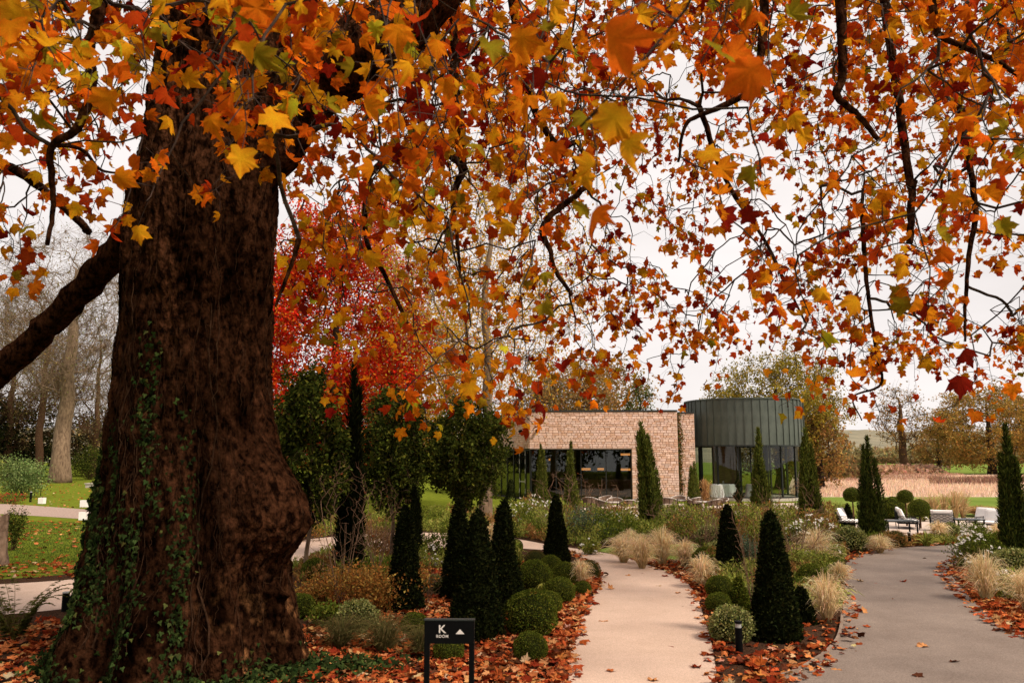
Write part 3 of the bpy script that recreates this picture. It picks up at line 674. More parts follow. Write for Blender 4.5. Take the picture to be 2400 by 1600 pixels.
for px in np.arange(-640, 3040, cell):
    Lb = np.interp(px, LB[:, 0], LB[:, 1])
    for py in np.arange(-560, 1040, cell):
        if py > Lb: continue
        f = min(1.0, (Lb - py)/Lb)
        cov = 0.24 + 1.25*f**1.2
        inx = -80 <= px <= 2400
        if not inx or py < -80: cov = 0.5
        if 300 < px < 620 and py > 380: cov *= 0.45
        if 640 < px < 1180 and 450 < py < 950: cov *= 1.0
        if 1500 < px < 1900 and 520 < py: cov *= 0.8
        if px > 1850 and 500 < py < 900: cov *= 1.7
        if 640 < px < 1040 and py < 260: cov *= 0.6
        if px > 1150 and py > 300: cov *= 0.82
        if px < 1150 and py < 400: cov *= 1.22
        cov *= 0.25 + 1.5*vnoise(np.array([px/210.0, py/210.0, 3.3]), 2)
        for d0, d1, wt in bands(px, py):
            if (not inx or py < -80) and d1 < 5: continue
            dm = (d0+d1)/2; nl = 7 if d1 < 5 else 12
            la = nl * 0.34*(0.148*FPX/dm)**2
            for _ in range(rng.poisson(cov*wt*cell*cell/la)):
                d = rng.uniform(d0, d1); T_ = P(px + rng.uniform(0, cell), py + rng.uniform(0, cell), d)
                l, r = np.interp(T_[2], _z, _l), np.interp(T_[2], _z, _r)
                if T_[0] > l-0.5 and T_[0] < r+0.5 and abs(T_[1]-TY) < 1.7: continue
                tips.append(T_); lf.append(nl); spn.append(d)
tips = np.array(tips); lf = np.array(lf); NS = len(tips)
near = np.array(spn) < 5
org = tips + np.stack([rng.normal(0, 0.28, NS), rng.normal(0, 0.28, NS), rng.uniform(0.55, 1.25, NS)], 1)
seedP, seedQ, seedR = [], [], []
for w_, r_ in LIMBS + BR:
    b0 = len(seedP)
    for k in range(0, len(w_), 2):
        seedP.append(w_[k]); seedQ.append(-1 if k == 0 else len(seedP)-2); seedR.append(r_[k])
ns = len(seedP)
Nn, par, ids = grow(seedP, seedQ, org, 0.12, 0.055, 0.0, 2)
fx = np.zeros(len(Nn)); rr_ = radii(Nn, par, 0.0085, 2.5)
mk = np.arange(len(Nn)) >= ns
rr_ = np.minimum(rr_, 0.055)
v, f = edge_tubes(Nn, par, rr_, mk, 5)
obj('branches', MB().add(v, f), M['branch'], plane, True, kind='stuff')
# hanging twig of each spray, side twigs, leaves
ts = np.linspace(0, 1, 6)
tw = org[:, None]*(1-ts)[None, :, None] + tips[:, None]*ts[None, :, None]
tw[:, 1:-1] += rng.normal(0, 0.035, (NS, 4, 3)); tw[:, :, :2] += (np.sin(ts*np.pi)[None, :, None]*rng.normal(0, 0.10, (NS, 1, 2)))
tmb = MB(); v, f = tubes(tw, np.broadcast_to(np.linspace(0.0085, 0.0032, 6), (NS, 6)), 4); tmb.add(v, f)
LP_, LT, LN, LS, LD, PT = [], [], [], [], [], []
for s_ in range(NS):
    nl = max(3, int(rng.poisson(lf[s_])))
    nside = max(2, nl//3)
    u_ = rng.uniform(0.15, 1.0, nl); pt = np.stack([np.interp(u_, ts, tw[s_, :, k]) for k in range(3)], 1)
    off = rng.normal(0, 1, (nl, 3)); off[:, 2] = -np.abs(off[:, 2])*0.7 + 0.15
    off = nrm(off)*rng.uniform(0.08, 0.42, (nl, 1))
    b = pt + off
    LP_.append(b); PT.append(pt); LD.append(np.full(nl, spn[s_]))
LPp = np.concatenate(LP_); PTp = np.concatenate(PT); LDd = np.concatenate(LD); NL = len(LPp)
mid = (LPp+PTp)/2 + np.array([0, 0, 0.05]) + rng.normal(0, 0.03, (NL, 3))
v, f = tubes(np.stack([PTp, mid, LPp], 1), np.broadcast_to(np.array([0.0045, 0.0030, 0.0018]), (NL, 3)), 3); tmb.add(v, f)
obj('twigs', tmb, M['twig'], plane, True, kind='stuff')
t = np.array([0, 0, -0.85]) + rng.normal(0, 0.48, (NL, 3)); nn = rng.normal(0, 1, (NL, 3)) + np.array([0, -0.35, 0.15])
size = rng.uniform(0.09, 0.178, NL)
# colours: warm gold and green near and on the left, rust further out
gold, amber, orange, rust, dkred, olive, lime = (0.62,0.32,0.012), (0.60,0.215,0.008), (0.55,0.125,0.007), (0.36,0.045,0.006), (0.17,0.012,0.005), (0.25,0.205,0.012), (0.42,0.42,0.02)
pn = np.array([(*gold,.25),(*amber,.26),(*orange,.20),(*rust,.11),(*dkred,.05),(*olive,.09),(*lime,.05)])
pf = np.array([(*gold,.18),(*amber,.24),(*orange,.29),(*rust,.20),(*dkred,.08),(*olive,.02)])
pm = np.array([(*gold,.34),(*amber,.27),(*orange,.20),(*rust,.10),(*dkred,.02),(*olive,.06),(*lime,.03)])
cin = np.where((LDd < 6)[:, None], pick(pn, NL), pick(pf, NL))
midz = (LPp[:, 0]/LPp[:, 1] < 0.0) & (LPp[:, 0]/LPp[:, 1] > -0.32) & ((LPp[:, 2]-CAMZ)/LPp[:, 1] < 0.36)
cin = np.where((midz & (rng.random(NL) < 0.75))[:, None], pick(pm, NL), cin)
cout = cin*np.array([0.95, 0.62, 0.8])*rng.uniform(0.75, 1.1, (NL, 1))
# the 300 leaves that show largest are parts of their own, the rest one mass
d = LPp - np.array([0, 0, CAMZ]); fw = d[:, 1]*cT + d[:, 2]*sT; sx = CX + FPX*d[:, 0]/fw; sy = CY - FPX*(d[:, 2]*cT - d[:, 1]*sT)/fw
vis = (fw > 0.5) & (sx > 0) & (sx < 2400) & (sy > 0) & (sy < 1100)
big = np.argsort(np.where(vis, -size/fw, 0))[:300]; bm_ = np.zeros(NL, bool); bm_[big] = True
lm = MB(); o_ = ~bm_; put_leaves(lm, LEAF, LPp[o_], t[o_], nn[o_], size[o_], cin[o_], cout[o_])
obj('foliage', lm, M['leaf'], plane, True, smooth=True, kind='stuff')
lv = []
for (v, f, msk) in LEAF:
    for c in (gold, amber, orange, rust, dkred, olive, lime):
        c = np.array(c); me = MB().add(v, f, c*(1-msk[:, None]) + c*np.array([0.95, 0.62, 0.8])*msk[:, None]).mesh('leaf', True); me.materials.append(M['leaf']); lv.append(me)
from mathutils import Matrix
wt = pn[:, 3]/pn[:, 3].sum()
for k in big:
    tt = nrm(t[k]); x = nrm(np.cross(tt, nn[k])); z = np.cross(x, tt)
    o = bpy.data.objects.new('leaf', lv[rng.integers(NLV)*7 + rng.choice(7, p=wt)]); col.objects.link(o); o.parent = plane
    s_ = size[k]; mtx = Matrix(((x[0]*s_, tt[0]*s_, z[0]*s_, 0), (x[1]*s_, tt[1]*s_, z[1]*s_, 0), (x[2]*s_, tt[2]*s_, z[2]*s_, 0), (0, 0, 0, 1)))
    mtx.translation = Vector(LPp[k] - TC); o.matrix_basis = mtx
# seed balls on threads
sb = MB().tube([(0, 0, -0.017), (0, 0, -0.011), (0, 0, 0), (0, 0, 0.011), (0, 0, 0.017)], [0.004, 0.013, 0.017, 0.013, 0.004], 8)
sb.tube([(0, 0, 0.017), (0.01, 0, 0.07), (0.0, 0.01, 0.14)], [0.0015]*3, 3)
sme = sb.mesh('seed_ball', True); sme.materials.append(M['twig'])
cand = np.where((sx > 1250) & vis & (fw > 3.5))[0]
for k in rng.choice(cand, 150, replace=False):
    o = bpy.data.objects.new('seed_ball', sme); col.objects.link(o); o.parent = plane; o.location = Vector(PTp[k] - TC) + Vector((rng.normal(0, .03), rng.normal(0, .03), -0.15))

# ------------------------------------------------------------------ ivy on the trunk
ivy = thing('climbing_ivy', 'dark green ivy with bare brown stems climbing the huge plane trunk', 'ivy', TC)
def surf(phi, z, off): # point and outward normal
    p = trunk_surf(phi, z); e = 0.02
    a = trunk_surf(phi+e, z, False) - trunk_surf(phi-e, z, False); b = trunk_surf(phi, z+e, False) - trunk_surf(phi, z-e, False)
    n_ = nrm(np.cross(a, b)); return p + n_*off, n_
for k in range(52):
    ph0 = rng.uniform(-3.3, 0.25); z0 = rng.choice([0.0, 0.0, 0.4, 1.2, 2.0, 3.0]); h = rng.uniform(1.5, 4.6); n = 34
    zz = np.linspace(z0, z0+h, n); w1 = np.cumsum(rng.normal(0, 0.02, n)) + 0.05*np.sin(zz*rng.uniform(1, 3)+k)
    p, _ = surf(ph0 + w1, zz, 0.012); r0 = rng.choice([0.003, 0.0045, 0.007, 0.012], p=[.45, .35, .15, .05])
    obj('stem', MB().tube(p, np.linspace(r0, r0*0.5, n), 5), M['vine'], ivy, True)
# fine side rootlets
N = 700; ph0 = rng.uniform(-3.3, 0.3, N); z0 = rng.uniform(0.3, 7.5, N); tt = np.linspace(0, 1, 6)
dph = rng.normal(0, 0.06, N); dz = rng.uniform(-0.1, 0.45, N)
pp = np.stack([surf(ph0+dph*q+rng.normal(0, .008, N), z0+dz*q, 0.012)[0] for q in tt], 1)
v, f = tubes(pp, np.full((N, 6), 0.0022), 3); obj('rootlets', MB().add(v, f), M['vine'], ivy, True, kind='stuff')
N = 150000; ph0 = rng.uniform(-3.5, 0.2, N); z0 = rng.uniform(0.0, 5.2, N)**1.0
left = np.clip((-1.95 - ph0)*2.0, 0, 1)*np.clip((2.9-z0)*0.9, 0, 1)
midp = np.exp(-((ph0+1.75)/0.13)**2)*np.clip((4.2-z0)*0.5, 0, 1)*0.5 + np.exp(-((ph0+1.30)/0.10)**2)*np.clip((3.2-z0)*0.5, 0, 1)*0.45
foot = np.clip((0.42-z0)*2, 0, 1)*0.35
noi = fbm(np.stack([ph0*6, z0*2.2, 0*z0], -1), 3, 12)
keep = rng.random(N) < (0.85*left*np.clip((noi-0.33)*5, 0, 1) + midp*np.clip((noi-0.42)*6, 0, 1) + foot*np.clip((noi-0.45)*5, 0, 1))*0.36
ph0, z0 = ph0[keep], z0[keep]; n = len(ph0)
p, nn2 = surf(ph0, z0, 0.03); p += rng.normal(0, 0.012, p.shape)
def ivy_leaf():
    o = [(0, 0), (0.30, -0.14), (0.52, 0.12), (0.28, 0.32), (0, 0.95), (-0.28, 0.32), (-0.52, 0.12), (-0.30, -0.14)]
    v = np.array([(0, 0.22, 0.04)] + [(x, y, -0.15*abs(x)) for x, y in o]); return v, np.array([(0, 1+i, 1+(i+1) % 8) for i in range(8)]), np.linspace(0.5, 0.5, 9)
pi = np.array([(0.022,0.036,0.010,.5),(0.045,0.068,0.018,.3),(0.012,0.018,0.006,.2),(0.10,0.11,0.03,.06)])
ci = pick(pi, n); im = MB()
put_leaves(im, [ivy_leaf()], p, np.array([0, 0, -1.0])+rng.normal(0, 0.45, (n, 3)), nn2+rng.normal(0, 0.35, (n, 3)), rng.uniform(0.035, 0.065, n), ci, ci)
obj('foliage', im, M['ever'], ivy, True, kind='stuff')
# ------------------------------------------------------------------ plant prototypes (shared meshes, real scale set by the thing)
def sphere_dirs(n):
    v = rv(n); return v
def proto_ball(n, ln, wd, pal, bump=0.12, mat='ever', flat=0.9, seed=0, loose=0.0):
    d = sphere_dirs(n); d = d[d[:, 2] > -0.75]; n = len(d)
    r = 1 + bump*(fbm(d*3.2, 3, seed)-0.5)*2 + rng.normal(0, 0.018+loose, n)
    p = d*r[:, None]*np.array([1, 1, flat]) + np.array([0, 0, flat*0.9])
    m = MB(); t = d*0.8 + rng.normal(0, 0.55, (n, 3)) + np.array([0, 0, 0.25])
    v, f = diamonds(p - nrm(t)*ln*0.5, t, rng.normal(0, 1, (n, 3)) + d*0.8, rng.uniform(0.6, 1.3, n)*ln, rng.uniform(0.7, 1.2, n)*wd)
    m.add(v, f, np.repeat(pick(pal, n), 4, 0)); me = m.mesh('foliage'); me.materials.append(M[mat])
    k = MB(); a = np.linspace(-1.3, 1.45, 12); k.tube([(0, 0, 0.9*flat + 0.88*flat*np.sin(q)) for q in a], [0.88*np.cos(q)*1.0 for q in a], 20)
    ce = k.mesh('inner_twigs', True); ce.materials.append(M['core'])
    return me, ce
def proto_cone(n, ln, wd, pal, prof, bump=0.06, seed=0, mat='ever', upw=0.35, inner=0.9, jit=0.018):
    """unit height, prof(z)->radius as share of the base radius 1"""
    z = rng.random(n*2); rr = prof(z); z = z[rng.random(n*2) < (rr+0.08)/1.1][:n]; n = len(z)
    a = rng.uniform(0, 2*np.pi, n); rr = prof(z)
    q = np.stack([np.cos(a)*1.5, np.sin(a)*1.5, z*7], -1); b = 1 + bump*(fbm(q, 3, seed)-0.5)*2
    rad = rr*b + rng.normal(0, jit*3, n)*0.9
    m = MB(); dirs = np.stack([np.cos(a), np.sin(a), 0*a], -1)
    return z, a, rad, dirs
def build_cone(h, R, n, ln, wd, pal, prof, bump=0.08, seed=0, mat='ever', upw=0.4, jit=0.03):
    z, a, rad, d = proto_cone(n, ln, wd, pal, prof, bump, seed, mat, upw)
    n = len(z); p = d*(rad*R)[:, None]; p[:, 2] = z*h
    t = d*0.7 + rng.normal(0, 0.5, (n, 3)) + np.array([0, 0, upw])
    m = MB(); v, f = diamonds(p - nrm(t)*ln*0.4, t, rng.normal(0, 1, (n, 3)) + d, rng.uniform(0.6, 1.4, n)*ln, rng.uniform(0.7, 1.2, n)*wd)
    m.add(v, f, np.repeat(pick(pal, n), 4, 0)); me = m.mesh('foliage'); me.materials.append(M[mat])
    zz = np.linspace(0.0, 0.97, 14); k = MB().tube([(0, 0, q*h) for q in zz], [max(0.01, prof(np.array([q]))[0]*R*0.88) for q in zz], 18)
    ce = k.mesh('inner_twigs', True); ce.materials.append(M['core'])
    return me, ce
YEW = np.array([(0.008,0.011,0.004,.5),(0.015,0.019,0.006,.35),(0.034,0.038,0.010,.15)])
BOX = np.array([(0.075,0.095,0.012,.42),(0.13,0.15,0.020,.35),(0.030,0.042,0.007,.2),(0.24,0.23,0.035,.08)])
BOXB = np.array([(0.06,0.06,0.015,.4),(0.11,0.085,0.022,.35),(0.03,0.04,0.012,.25)])
CYP = np.array([(0.042,0.054,0.011,.45),(0.085,0.098,0.018,.35),(0.018,0.025,0.007,.2)])
CYPL = np.array([(0.085,0.10,0.018,.45),(0.16,0.17,0.030,.35),(0.034,0.044,0.010,.2)])
VAR = np.array([(0.20,0.20,0.060,.4),(0.34,0.33,0.13,.3),(0.09,0.105,0.030,.3)])
GRN = np.array([(0.085,0.105,0.014,.45),(0.15,0.17,0.025,.35),(0.045,0.06,0.010,.2)])
GRNL = np.array([(0.19,0.205,0.038,.45),(0.29,0.29,0.065,.3),(0.10,0.12,0.020,.25)])
TEAL = np.array([(0.075,0.105,0.060,.5),(0.13,0.16,0.10,.3),(0.04,0.06,0.035,.2)])
STRAW = np.array([(0.70,0.52,0.30,.5),(0.84,0.67,0.44,.35),(0.46,0.32,0.16,.15)])
RUSTG = np.array([(0.36,0.20,0.08,.5),(0.46,0.29,0.13,.3),(0.24,0.12,0.05,.2)])
FLOR = np.array([(0.30,0.13,0.03,.35),(0.22,0.10,0.025,.25),(0.40,0.24,0.06,.2),(0.14,0.10,0.025,.2)])
BALL = [proto_ball(9500, 0.065, 0.027, BOX, seed=s) for s in (1, 2)]
BALLB = [proto_ball(4200, 0.07, 0.026, BOXB, seed=5, loose=0.03)]
VARB = [proto_ball(3600, 0.115, 0.045, VAR, 0.12, 'green', 0.85, s, 0.05) for s in (3, 4)]
def two(name, label, cat, pr, loc, scale, rz=None, group=None, foliage='foliage'):
    t_ = thing(name, label, cat, loc, rng.uniform(0, 6.28) if rz is None else rz, group, scale)
    obj(foliage, pr[0], None, t_); obj('inner_twigs', pr[1], None, t_); return t_
def ball(px, pyc, r, label, pr=None, name='topiary_ball', cat='topiary', base=None, sq=1.0):
    pyb = pyc + r*0.88 if base is None else base
    g = G(px, pyb); s_ = r*mpp(px, pyb); pr = pr or BALL[rng.integers(len(BALL))]
    two(name, label, cat, pr, (g[0], g[1]+s_*0.5, -0.02), (s_, s_, s_*sq))
B_ = [(1252, 1352, 44, 'large clipped box ball at the back of the path-side cluster'), (1291, 1325, 28, 'small box ball tucked behind its larger neighbours beside the tall yew cone foot'),
      (1327, 1344, 33, 'medium box ball beside the blond feather grass at the path bend'), (1312, 1384, 37, 'box ball in the middle of the cluster facing the footpath'),
      (1284, 1412, 34, 'box ball half hidden behind the biggest ball of the cluster'), (1244, 1440, 63, 'biggest clipped box ball of the cluster beside the footpath'),
      (1366, 1378, 21, 'little box ball on the path edge in front of the feather grass'), (1244, 1516, 40, 'low box ball standing alone in red leaf litter beside the path'),
      (1050, 1520, 36, 'low box ball seen between the legs of the black sign'), (1660, 1308, 32, 'upper box ball of the pair beside the lawn patch'),
      (1667, 1338, 30, 'lower box ball of the pair near the pale feather grass'), (1692, 1376, 33, 'box ball behind the dwarf conifer'),
      (1688, 1412, 29, 'box ball on the mulch edge beside the dwarf conifer'), (1912, 1354, 37, 'flattened box ball above the leaning bollard by the driveway'),
      (2322, 1292, 46, 'broad dark box ball behind white flowers at the inside of the drive bend'), (732, 1333, 30, 'small dark box ball by the burr of the great trunk'),
      (970, 1462, 32, 'dark box ball beside the sign and the yew cone'), (700, 1420, 34, 'shaded dark box ball at the foot of the great trunk'),
      (1208, 1278, 18, 'small box ball beside the far bend of the path'), (2100, 1190, 30, 'dark round shrub on the lawn behind the white armchairs')]
for px, py, r, lb in B_: ball(px, py, r, lb)
ball(1256, 1312, 26, 'yellowing box ball with bronzed tips beside the yew cone', BALLB[0]); ball(1382, 1335, 27, 'bronzed box ball at the path bend behind feather grass', BALLB[0])
ball(1202, 1240, 21, 'yellow-green box ball below the white roses', BALLB[0]); ball(2105, 1262, 22, 'bronzed low ball beside the thin driveway bollard', BALLB[0])
for px, py, r, lb in [(1722, 1462, 50, 'variegated cream-green shrub behind the lit-cap bollard'), (2002, 1262, 37, 'round variegated shrub where the driveway bends'), (1668, 1256, 32, 'variegated shrub beside the lawn patch and bare stems'),
                      (1692, 1292, 32, 'lower variegated shrub beside the lawn patch'), (832, 1446, 48, 'pale variegated shrub amid bronze foliage near the great trunk'), (2398, 1326, 50, 'variegated mound at the far side of the drive bend'), (2234, 1246, 28, 'loose variegated shrub with white blooms before the armchairs'),
                      (1782, 1395, 34, 'variegated shrub between bare stems and the dark yew'), (1016, 1370, 30, 'variegated shrub between two yew cones')]:
    ball(px, py, r, lb, VARB[rng.integers(2)], 'variegated_shrub', 'shrub')

# yew cones
cprof = lambda z: np.clip((1-z)*0.80 + 0.20, 0, 1)*np.clip((1.0-z)*9, 0, 1)**0.5*np.clip(z*12+0.75, 0, 1)
def cone(px, pyb, pyt, wpx, label, sd, name='yew_cone', pal=YEW, cat='topiary', prof=cprof, n=9000):
    g = G(px, pyb); h = hgt(px, pyb, pyt); R = wpx/2*mpp(px, pyb)
    t_ = thing(name, label, cat, (g[0], g[1]+R*0.5, -0.02), rng.uniform(0, 6))
    me, ce = build_cone(h, R, n, 0.055, 0.015, pal, prof, 0.24, sd)
    obj('foliage', me, None, t_); obj('inner_twigs', ce, None, t_); return t_
cone(943, 1436, 1182, 92, 'flat-topped dark yew cone with bare shoots beside bronze foliage', 1)
cone(1072, 1408, 1165, 86, 'dark yew cone standing behind the widest cone by the sign', 2)
cone(1116, 1503, 1192, 132, 'tallest widest yew cone directly behind the black sign', 3)
cone(1180, 1436, 1168, 92, 'slim yew cone next to the biggest box ball', 4)
cone(1305, 1324, 1158, 64, 'lone yew cone at the bend of the footpath', 5)
cone(1715, 1356, 1180, 72, 'yew cone with bare twigs around it beside box balls', 6)
cone(1828, 1503, 1195, 116, 'large black-green yew cone between footpath and driveway', 7)
cone(1886, 1462, 1375, 60, 'short stubby yew at the foot of the large cone by the driveway', 8)
cone(1992, 1236, 1178, 30, 'tiny yew cone under the lollipop tree by the lawn', 9, n=2500)
cone(1735, 1196, 1104, 34, 'dark twisted topiary spire in front of the curved glass', 10, 'spiral_topiary', YEW, 'topiary', lambda z: np.clip((1-z)*0.9+0.1, 0, 1)*(0.68+0.32*np.sin(z*20)), 4000)
cone(1738, 1434, 1352, 66, 'dwarf spiky conifer among box balls by the footpath', 11, 'dwarf_conifer', BOX, 'conifer', lambda z: np.clip((1-z)*0.9+0.1, 0, 1), 4500)
cone(1197, 1215, 1120, 40, 'small yew cone beside the glass doors', 12, n=3000)

# columnar cypresses: several upright plumes of fine sprays
def cypress(px, pyb, pyt, wpx, label, pal=CYP, lean=0.0, sd=0, plumes=13):
    g = G(px, pyb); h = hgt(px, pyb, pyt); R = wpx/2*mpp(px, pyb)
    t_ = thing('cypress', label, 'conifer', (g[0], g[1]+R*0.4, -0.02))
    m = MB(); k = MB()
    tops = np.concatenate([[1.0], rng.uniform(0.38, 0.93, plumes-1)])
    for j in range(plumes):
        a = rng.uniform(0, 6.28); rc = 0 if j == 0 else R*rng.uniform(0.35, 0.75); ht = h*tops[j]; pr = R*(0.55 if j == 0 else rng.uniform(0.26, 0.46))
        n = int(1100*ht/h + 500); z = rng.random(n)**0.9
        rad = pr*np.clip(np.sin(np.pi*np.clip(z*0.9+0.12, 0, 1))**0.7, 0, 1)*(1-0.55*z)
        an = rng.uniform(0, 6.28, n); rr = rad*np.sqrt(rng.uniform(0.35, 1.1, n))
        bend = lean*(z*ht/h)**2*h*0.12
        c = np.stack([rc*math.cos(a)*(1-0.40*z) + bend + 0.03*np.sin(z*9+j)*R, rc*math.sin(a)*(1-0.40*z), z*ht], -1)
        d = np.stack([np.cos(an), np.sin(an), 0*an], -1)
        p = c + d*rr[:, None]; t = d*0.45 + np.array([0, 0, 1.0]) + rng.normal(0, 0.30, (n, 3))
        s_ = max(0.05, h*0.022)
        v, f = diamonds(p, t, d + rng.normal(0, 0.5, (n, 3)), rng.uniform(0.8, 2.6, n)*s_, rng.uniform(0.7, 1.2, n)*s_*0.2); m.add(v, f, np.repeat(pick(pal, n), 4, 0))
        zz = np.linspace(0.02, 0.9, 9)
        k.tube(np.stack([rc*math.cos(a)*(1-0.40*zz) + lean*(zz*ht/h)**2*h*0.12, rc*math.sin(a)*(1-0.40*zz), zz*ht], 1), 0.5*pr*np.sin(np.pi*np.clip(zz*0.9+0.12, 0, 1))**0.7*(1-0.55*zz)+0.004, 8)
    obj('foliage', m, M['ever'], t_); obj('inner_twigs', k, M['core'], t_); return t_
cypress(812, 1345, 862, 78, 'tall black-green cypress column rising past the evergreen trees', YEW, 0, 1, 14)
cypress(968, 1320, 1140, 46, 'thin dark cypress behind the flat-topped yew cone', YEW)
cypress(1268, 1204, 1042, 36, 'thin loose cypress in front of the glazed corner', CYPL)
cypress(1340, 1218, 1036, 46, 'cypress in front of the wide opening with bare twigs', CYPL)
cypress(1532, 1252, 990, 66, 'leaning cypress with curved tip before the stone wall', CYPL, -0.75, plumes=12)
cypress(1633, 1216, 1082, 46, 'short pointed cypress where stone wall meets curved glass', CYPL)
cypress(1790, 1238, 1004, 60, 'twin-tipped cypress in front of the zinc drum', CYPL)
cypress(1905, 1262, 1006, 68, 'cypress standing at the outer edge of the drum', CYPL)
cypress(2054, 1272, 1024, 76, 'lone dense cypress on the lawn edge by the driveway', CYP, plumes=12)
cypress(2392, 1305, 995, 76, 'dark cypress beside the white armchairs', CYP, plumes=12)
cypress(2352, 1085+165, 1085, 14, 'sparse thin young cypress shoot beside the armchairs', CYPL, plumes=3) if False else None

# climber on the stone wall
def climber():
    p0 = BR1 - BN*0.42 + BU*0.05; t_ = thing('wall_climber', 'narrow reddish-green climber trained up the stone wall joint', 'climber', p0 + np.array([0, 0, 0]))
    n = 2600; z = rng.uniform(0.1, 5.1, n); w_ = 0.26*(0.6+0.8*vnoise(np.stack([z*2, z*0, z*0], -1), 3)); x = rng.normal(0, 0.5, n)*w_
    p = BU*x[:, None] + BN*(0.08+np.abs(rng.normal(0, 0.10, n)))[:, None]; p[:, 2] = z
    c = pick(np.array([(0.07,0.08,0.02,.5),(0.15,0.09,0.03,.3),(0.22,0.08,0.03,.2)]), n)
    v, f = diamonds(p, rng.normal(0, 0.6, (n, 3))+np.array([0, 0, -0.3]), rng.normal(0, 1, (n, 3))+BN, 0.11, 0.04); obj('foliage', MB().add(v, f, np.repeat(c, 4, 0)), M['green'], t_)
    obj('stem', MB().tube([BN*0.07 + np.array([0.04*math.sin(q*3), 0, q]) for q in np.linspace(0, 4.9, 16)], 0.02, 6), M['browntwig'], t_)
climber()

# feather grass fountains
def fountain(R, h, n, pal, tip=0.8, wd=0.0025, mat='straw', green=0.0):
    a = rng.uniform(0, 6.28, n); s_ = rng.random(n)**0.75; t = np.linspace(0, 1, 6)
    hh = h*rng.uniform(0.35, 1.12, n); out = 1.05*R*s_*rng.uniform(0.5, 1.25, n)
    X = out[:, None]*(0.55*t[None] + 0.55*t[None]**2) + 0.16*R*np.sqrt(rng.random((n, 1))); Z = hh[:, None]*(np.sin(t*np.pi*0.5)[None]**0.9 - (tip*s_*0.55)[:, None]*t[None]**3)
    aa = a[:, None] + rng.normal(0, 0.22, (n, 1))*t[None]
    Pt = np.stack([X*np.cos(aa), X*np.sin(aa), Z], -1); W = np.broadcast_to(np.array([1.0, 1.2, 1.1, 1.0, 0.9, 0.3])*wd, (n, 6))
    side = np.stack([-np.sin(a), np.cos(a), 0*a], -1); v, f = ribbons(Pt, W, nrm(side + rng.normal(0, 0.5, side.shape)))
    c = pick(pal, n); g = np.array([0.16, 0.17, 0.05]); cc = c[:, None]*(1-green*(1-t)[None, :, None]) + g*green*(1-t)[None, :, None]
    return MB().add(v, f, np.repeat(cc.reshape(-1, 3), 2, 0))
def grass(px, pyb, w_, h_, label, pal=STRAW, n=800, name='feather_grass', cat='grass', green=0.4, tip=0.8):
    g = G(px, pyb); k = mpp(px, pyb); t_ = thing(name, label, cat, (g[0], g[1], 0.0))
    wd = max(0.0022, k*0.42)
    obj('blades', fountain(w_/2*k, h_*k, n, pal, tip, wd, green=green), M['straw'], t_)
    obj('root_tuft', MB().tube([(0, 0, -0.02), (0, 0, 0.01*h_*k), (0, 0, 0.03*h_*k)], [0.07*w_*k, 0.06*w_*k, 0.02*w_*k], 10), M['browntwig'], t_)
for px, py, w_, h_, lb in [(1462, 1318, 90, 66, 'outermost blond feather grass of the drift by the lawn patch'), (1505, 1332, 90, 80, 'blond feather grass at the front of the drift by the path'), (1552, 1326, 95, 92, 'tallest feather grass of the drift beside the path'),
        (1606, 1330, 70, 66, 'feather grass beside bare stems at the path side'), (1648, 1378, 80, 80, 'feather grass leaning over the footpath edge by box balls'), (1940, 1458, 110, 118, 'big blond feather grass by the timber edging of the drive'),
        (1916, 1322, 110, 86, 'feather grass arching toward white flowers by the drive'), (1362, 1372, 62, 62, 'blond feather grass at the path bend beside box balls'), (2312, 1408, 120, 118, 'big feather grass in the leaf litter across the drive'),
        (2412, 1440, 110, 110, 'feather grass beyond the big one across the drive'), (2062, 1296, 70, 44, 'low grass at the foot of the lone dense cypress'), (2202, 1272, 50, 52, 'upright blond tuft in front of the white armchairs'),
        (2342, 1262, 52, 36, 'low rusty tuft below the far armchair'), (1152, 1282, 60, 56, 'feather grass beyond the yew cones'), (1425, 1250, 60, 42, 'tawny grass before the bistro chairs'), (1970, 1372, 60, 56, 'straw tuft hanging over the driveway edge'), (1478, 1295, 70, 55, 'feather grass at the back of the drift')]:
    grass(px, py, w_, h_, lb)
for px, py, w_, h_, lb in [(1676, 1236, 90, 46, 'rust-coloured grass mound before the bistro chairs'), (1760, 1238, 80, 60, 'tawny tall grass in front of the drum'), (1655, 1196, 30, 76, 'upright pale reed grass against the curved glass'), (1238, 1236, 40, 56, 'reddish grass beside the white roses'), (2100, 1276, 60, 34, 'brown grass beside the thin bollard')]:
    grass(px, py, w_, h_, lb, RUSTG, 420, green=0.15, tip=0.5)
REED = np.array([(0.50,0.33,0.17,.5),(0.58,0.42,0.24,.3),(0.38,0.27,0.12,.2)])
for k, (px, py, h_) in enumerate([(2165, 1216, 50), (2190, 1216, 58), (2215, 1216, 56), (2240, 1216, 64), (2258, 1215, 60), (2140, 1214, 44)]):
    g = G(px, py); kk = mpp(px, py); t_ = thing('reed_clump', 'upright tawny reed grass clump on the lawn behind the armchairs', 'grass', (g[0], g[1], 0), group='reed clumps behind the armchairs')
    obj('blades', fountain(26*kk, h_*kk, 220, REED, 0.1, 0.008, green=0.4), M['straw'], t_)
for px, py, w_, h_, lb, gr in [(1968, 1222, 100, 46, 'broad green grass mound on the lawn beside the drum', 1), (2300, 1210, 110, 26, 'low brown heathery mound on the lawn', 0)]:
    grass(px, py, w_, h_, lb, GRNL if gr else RUSTG, 900, 'grass_mound', green=0.3, tip=0.9)

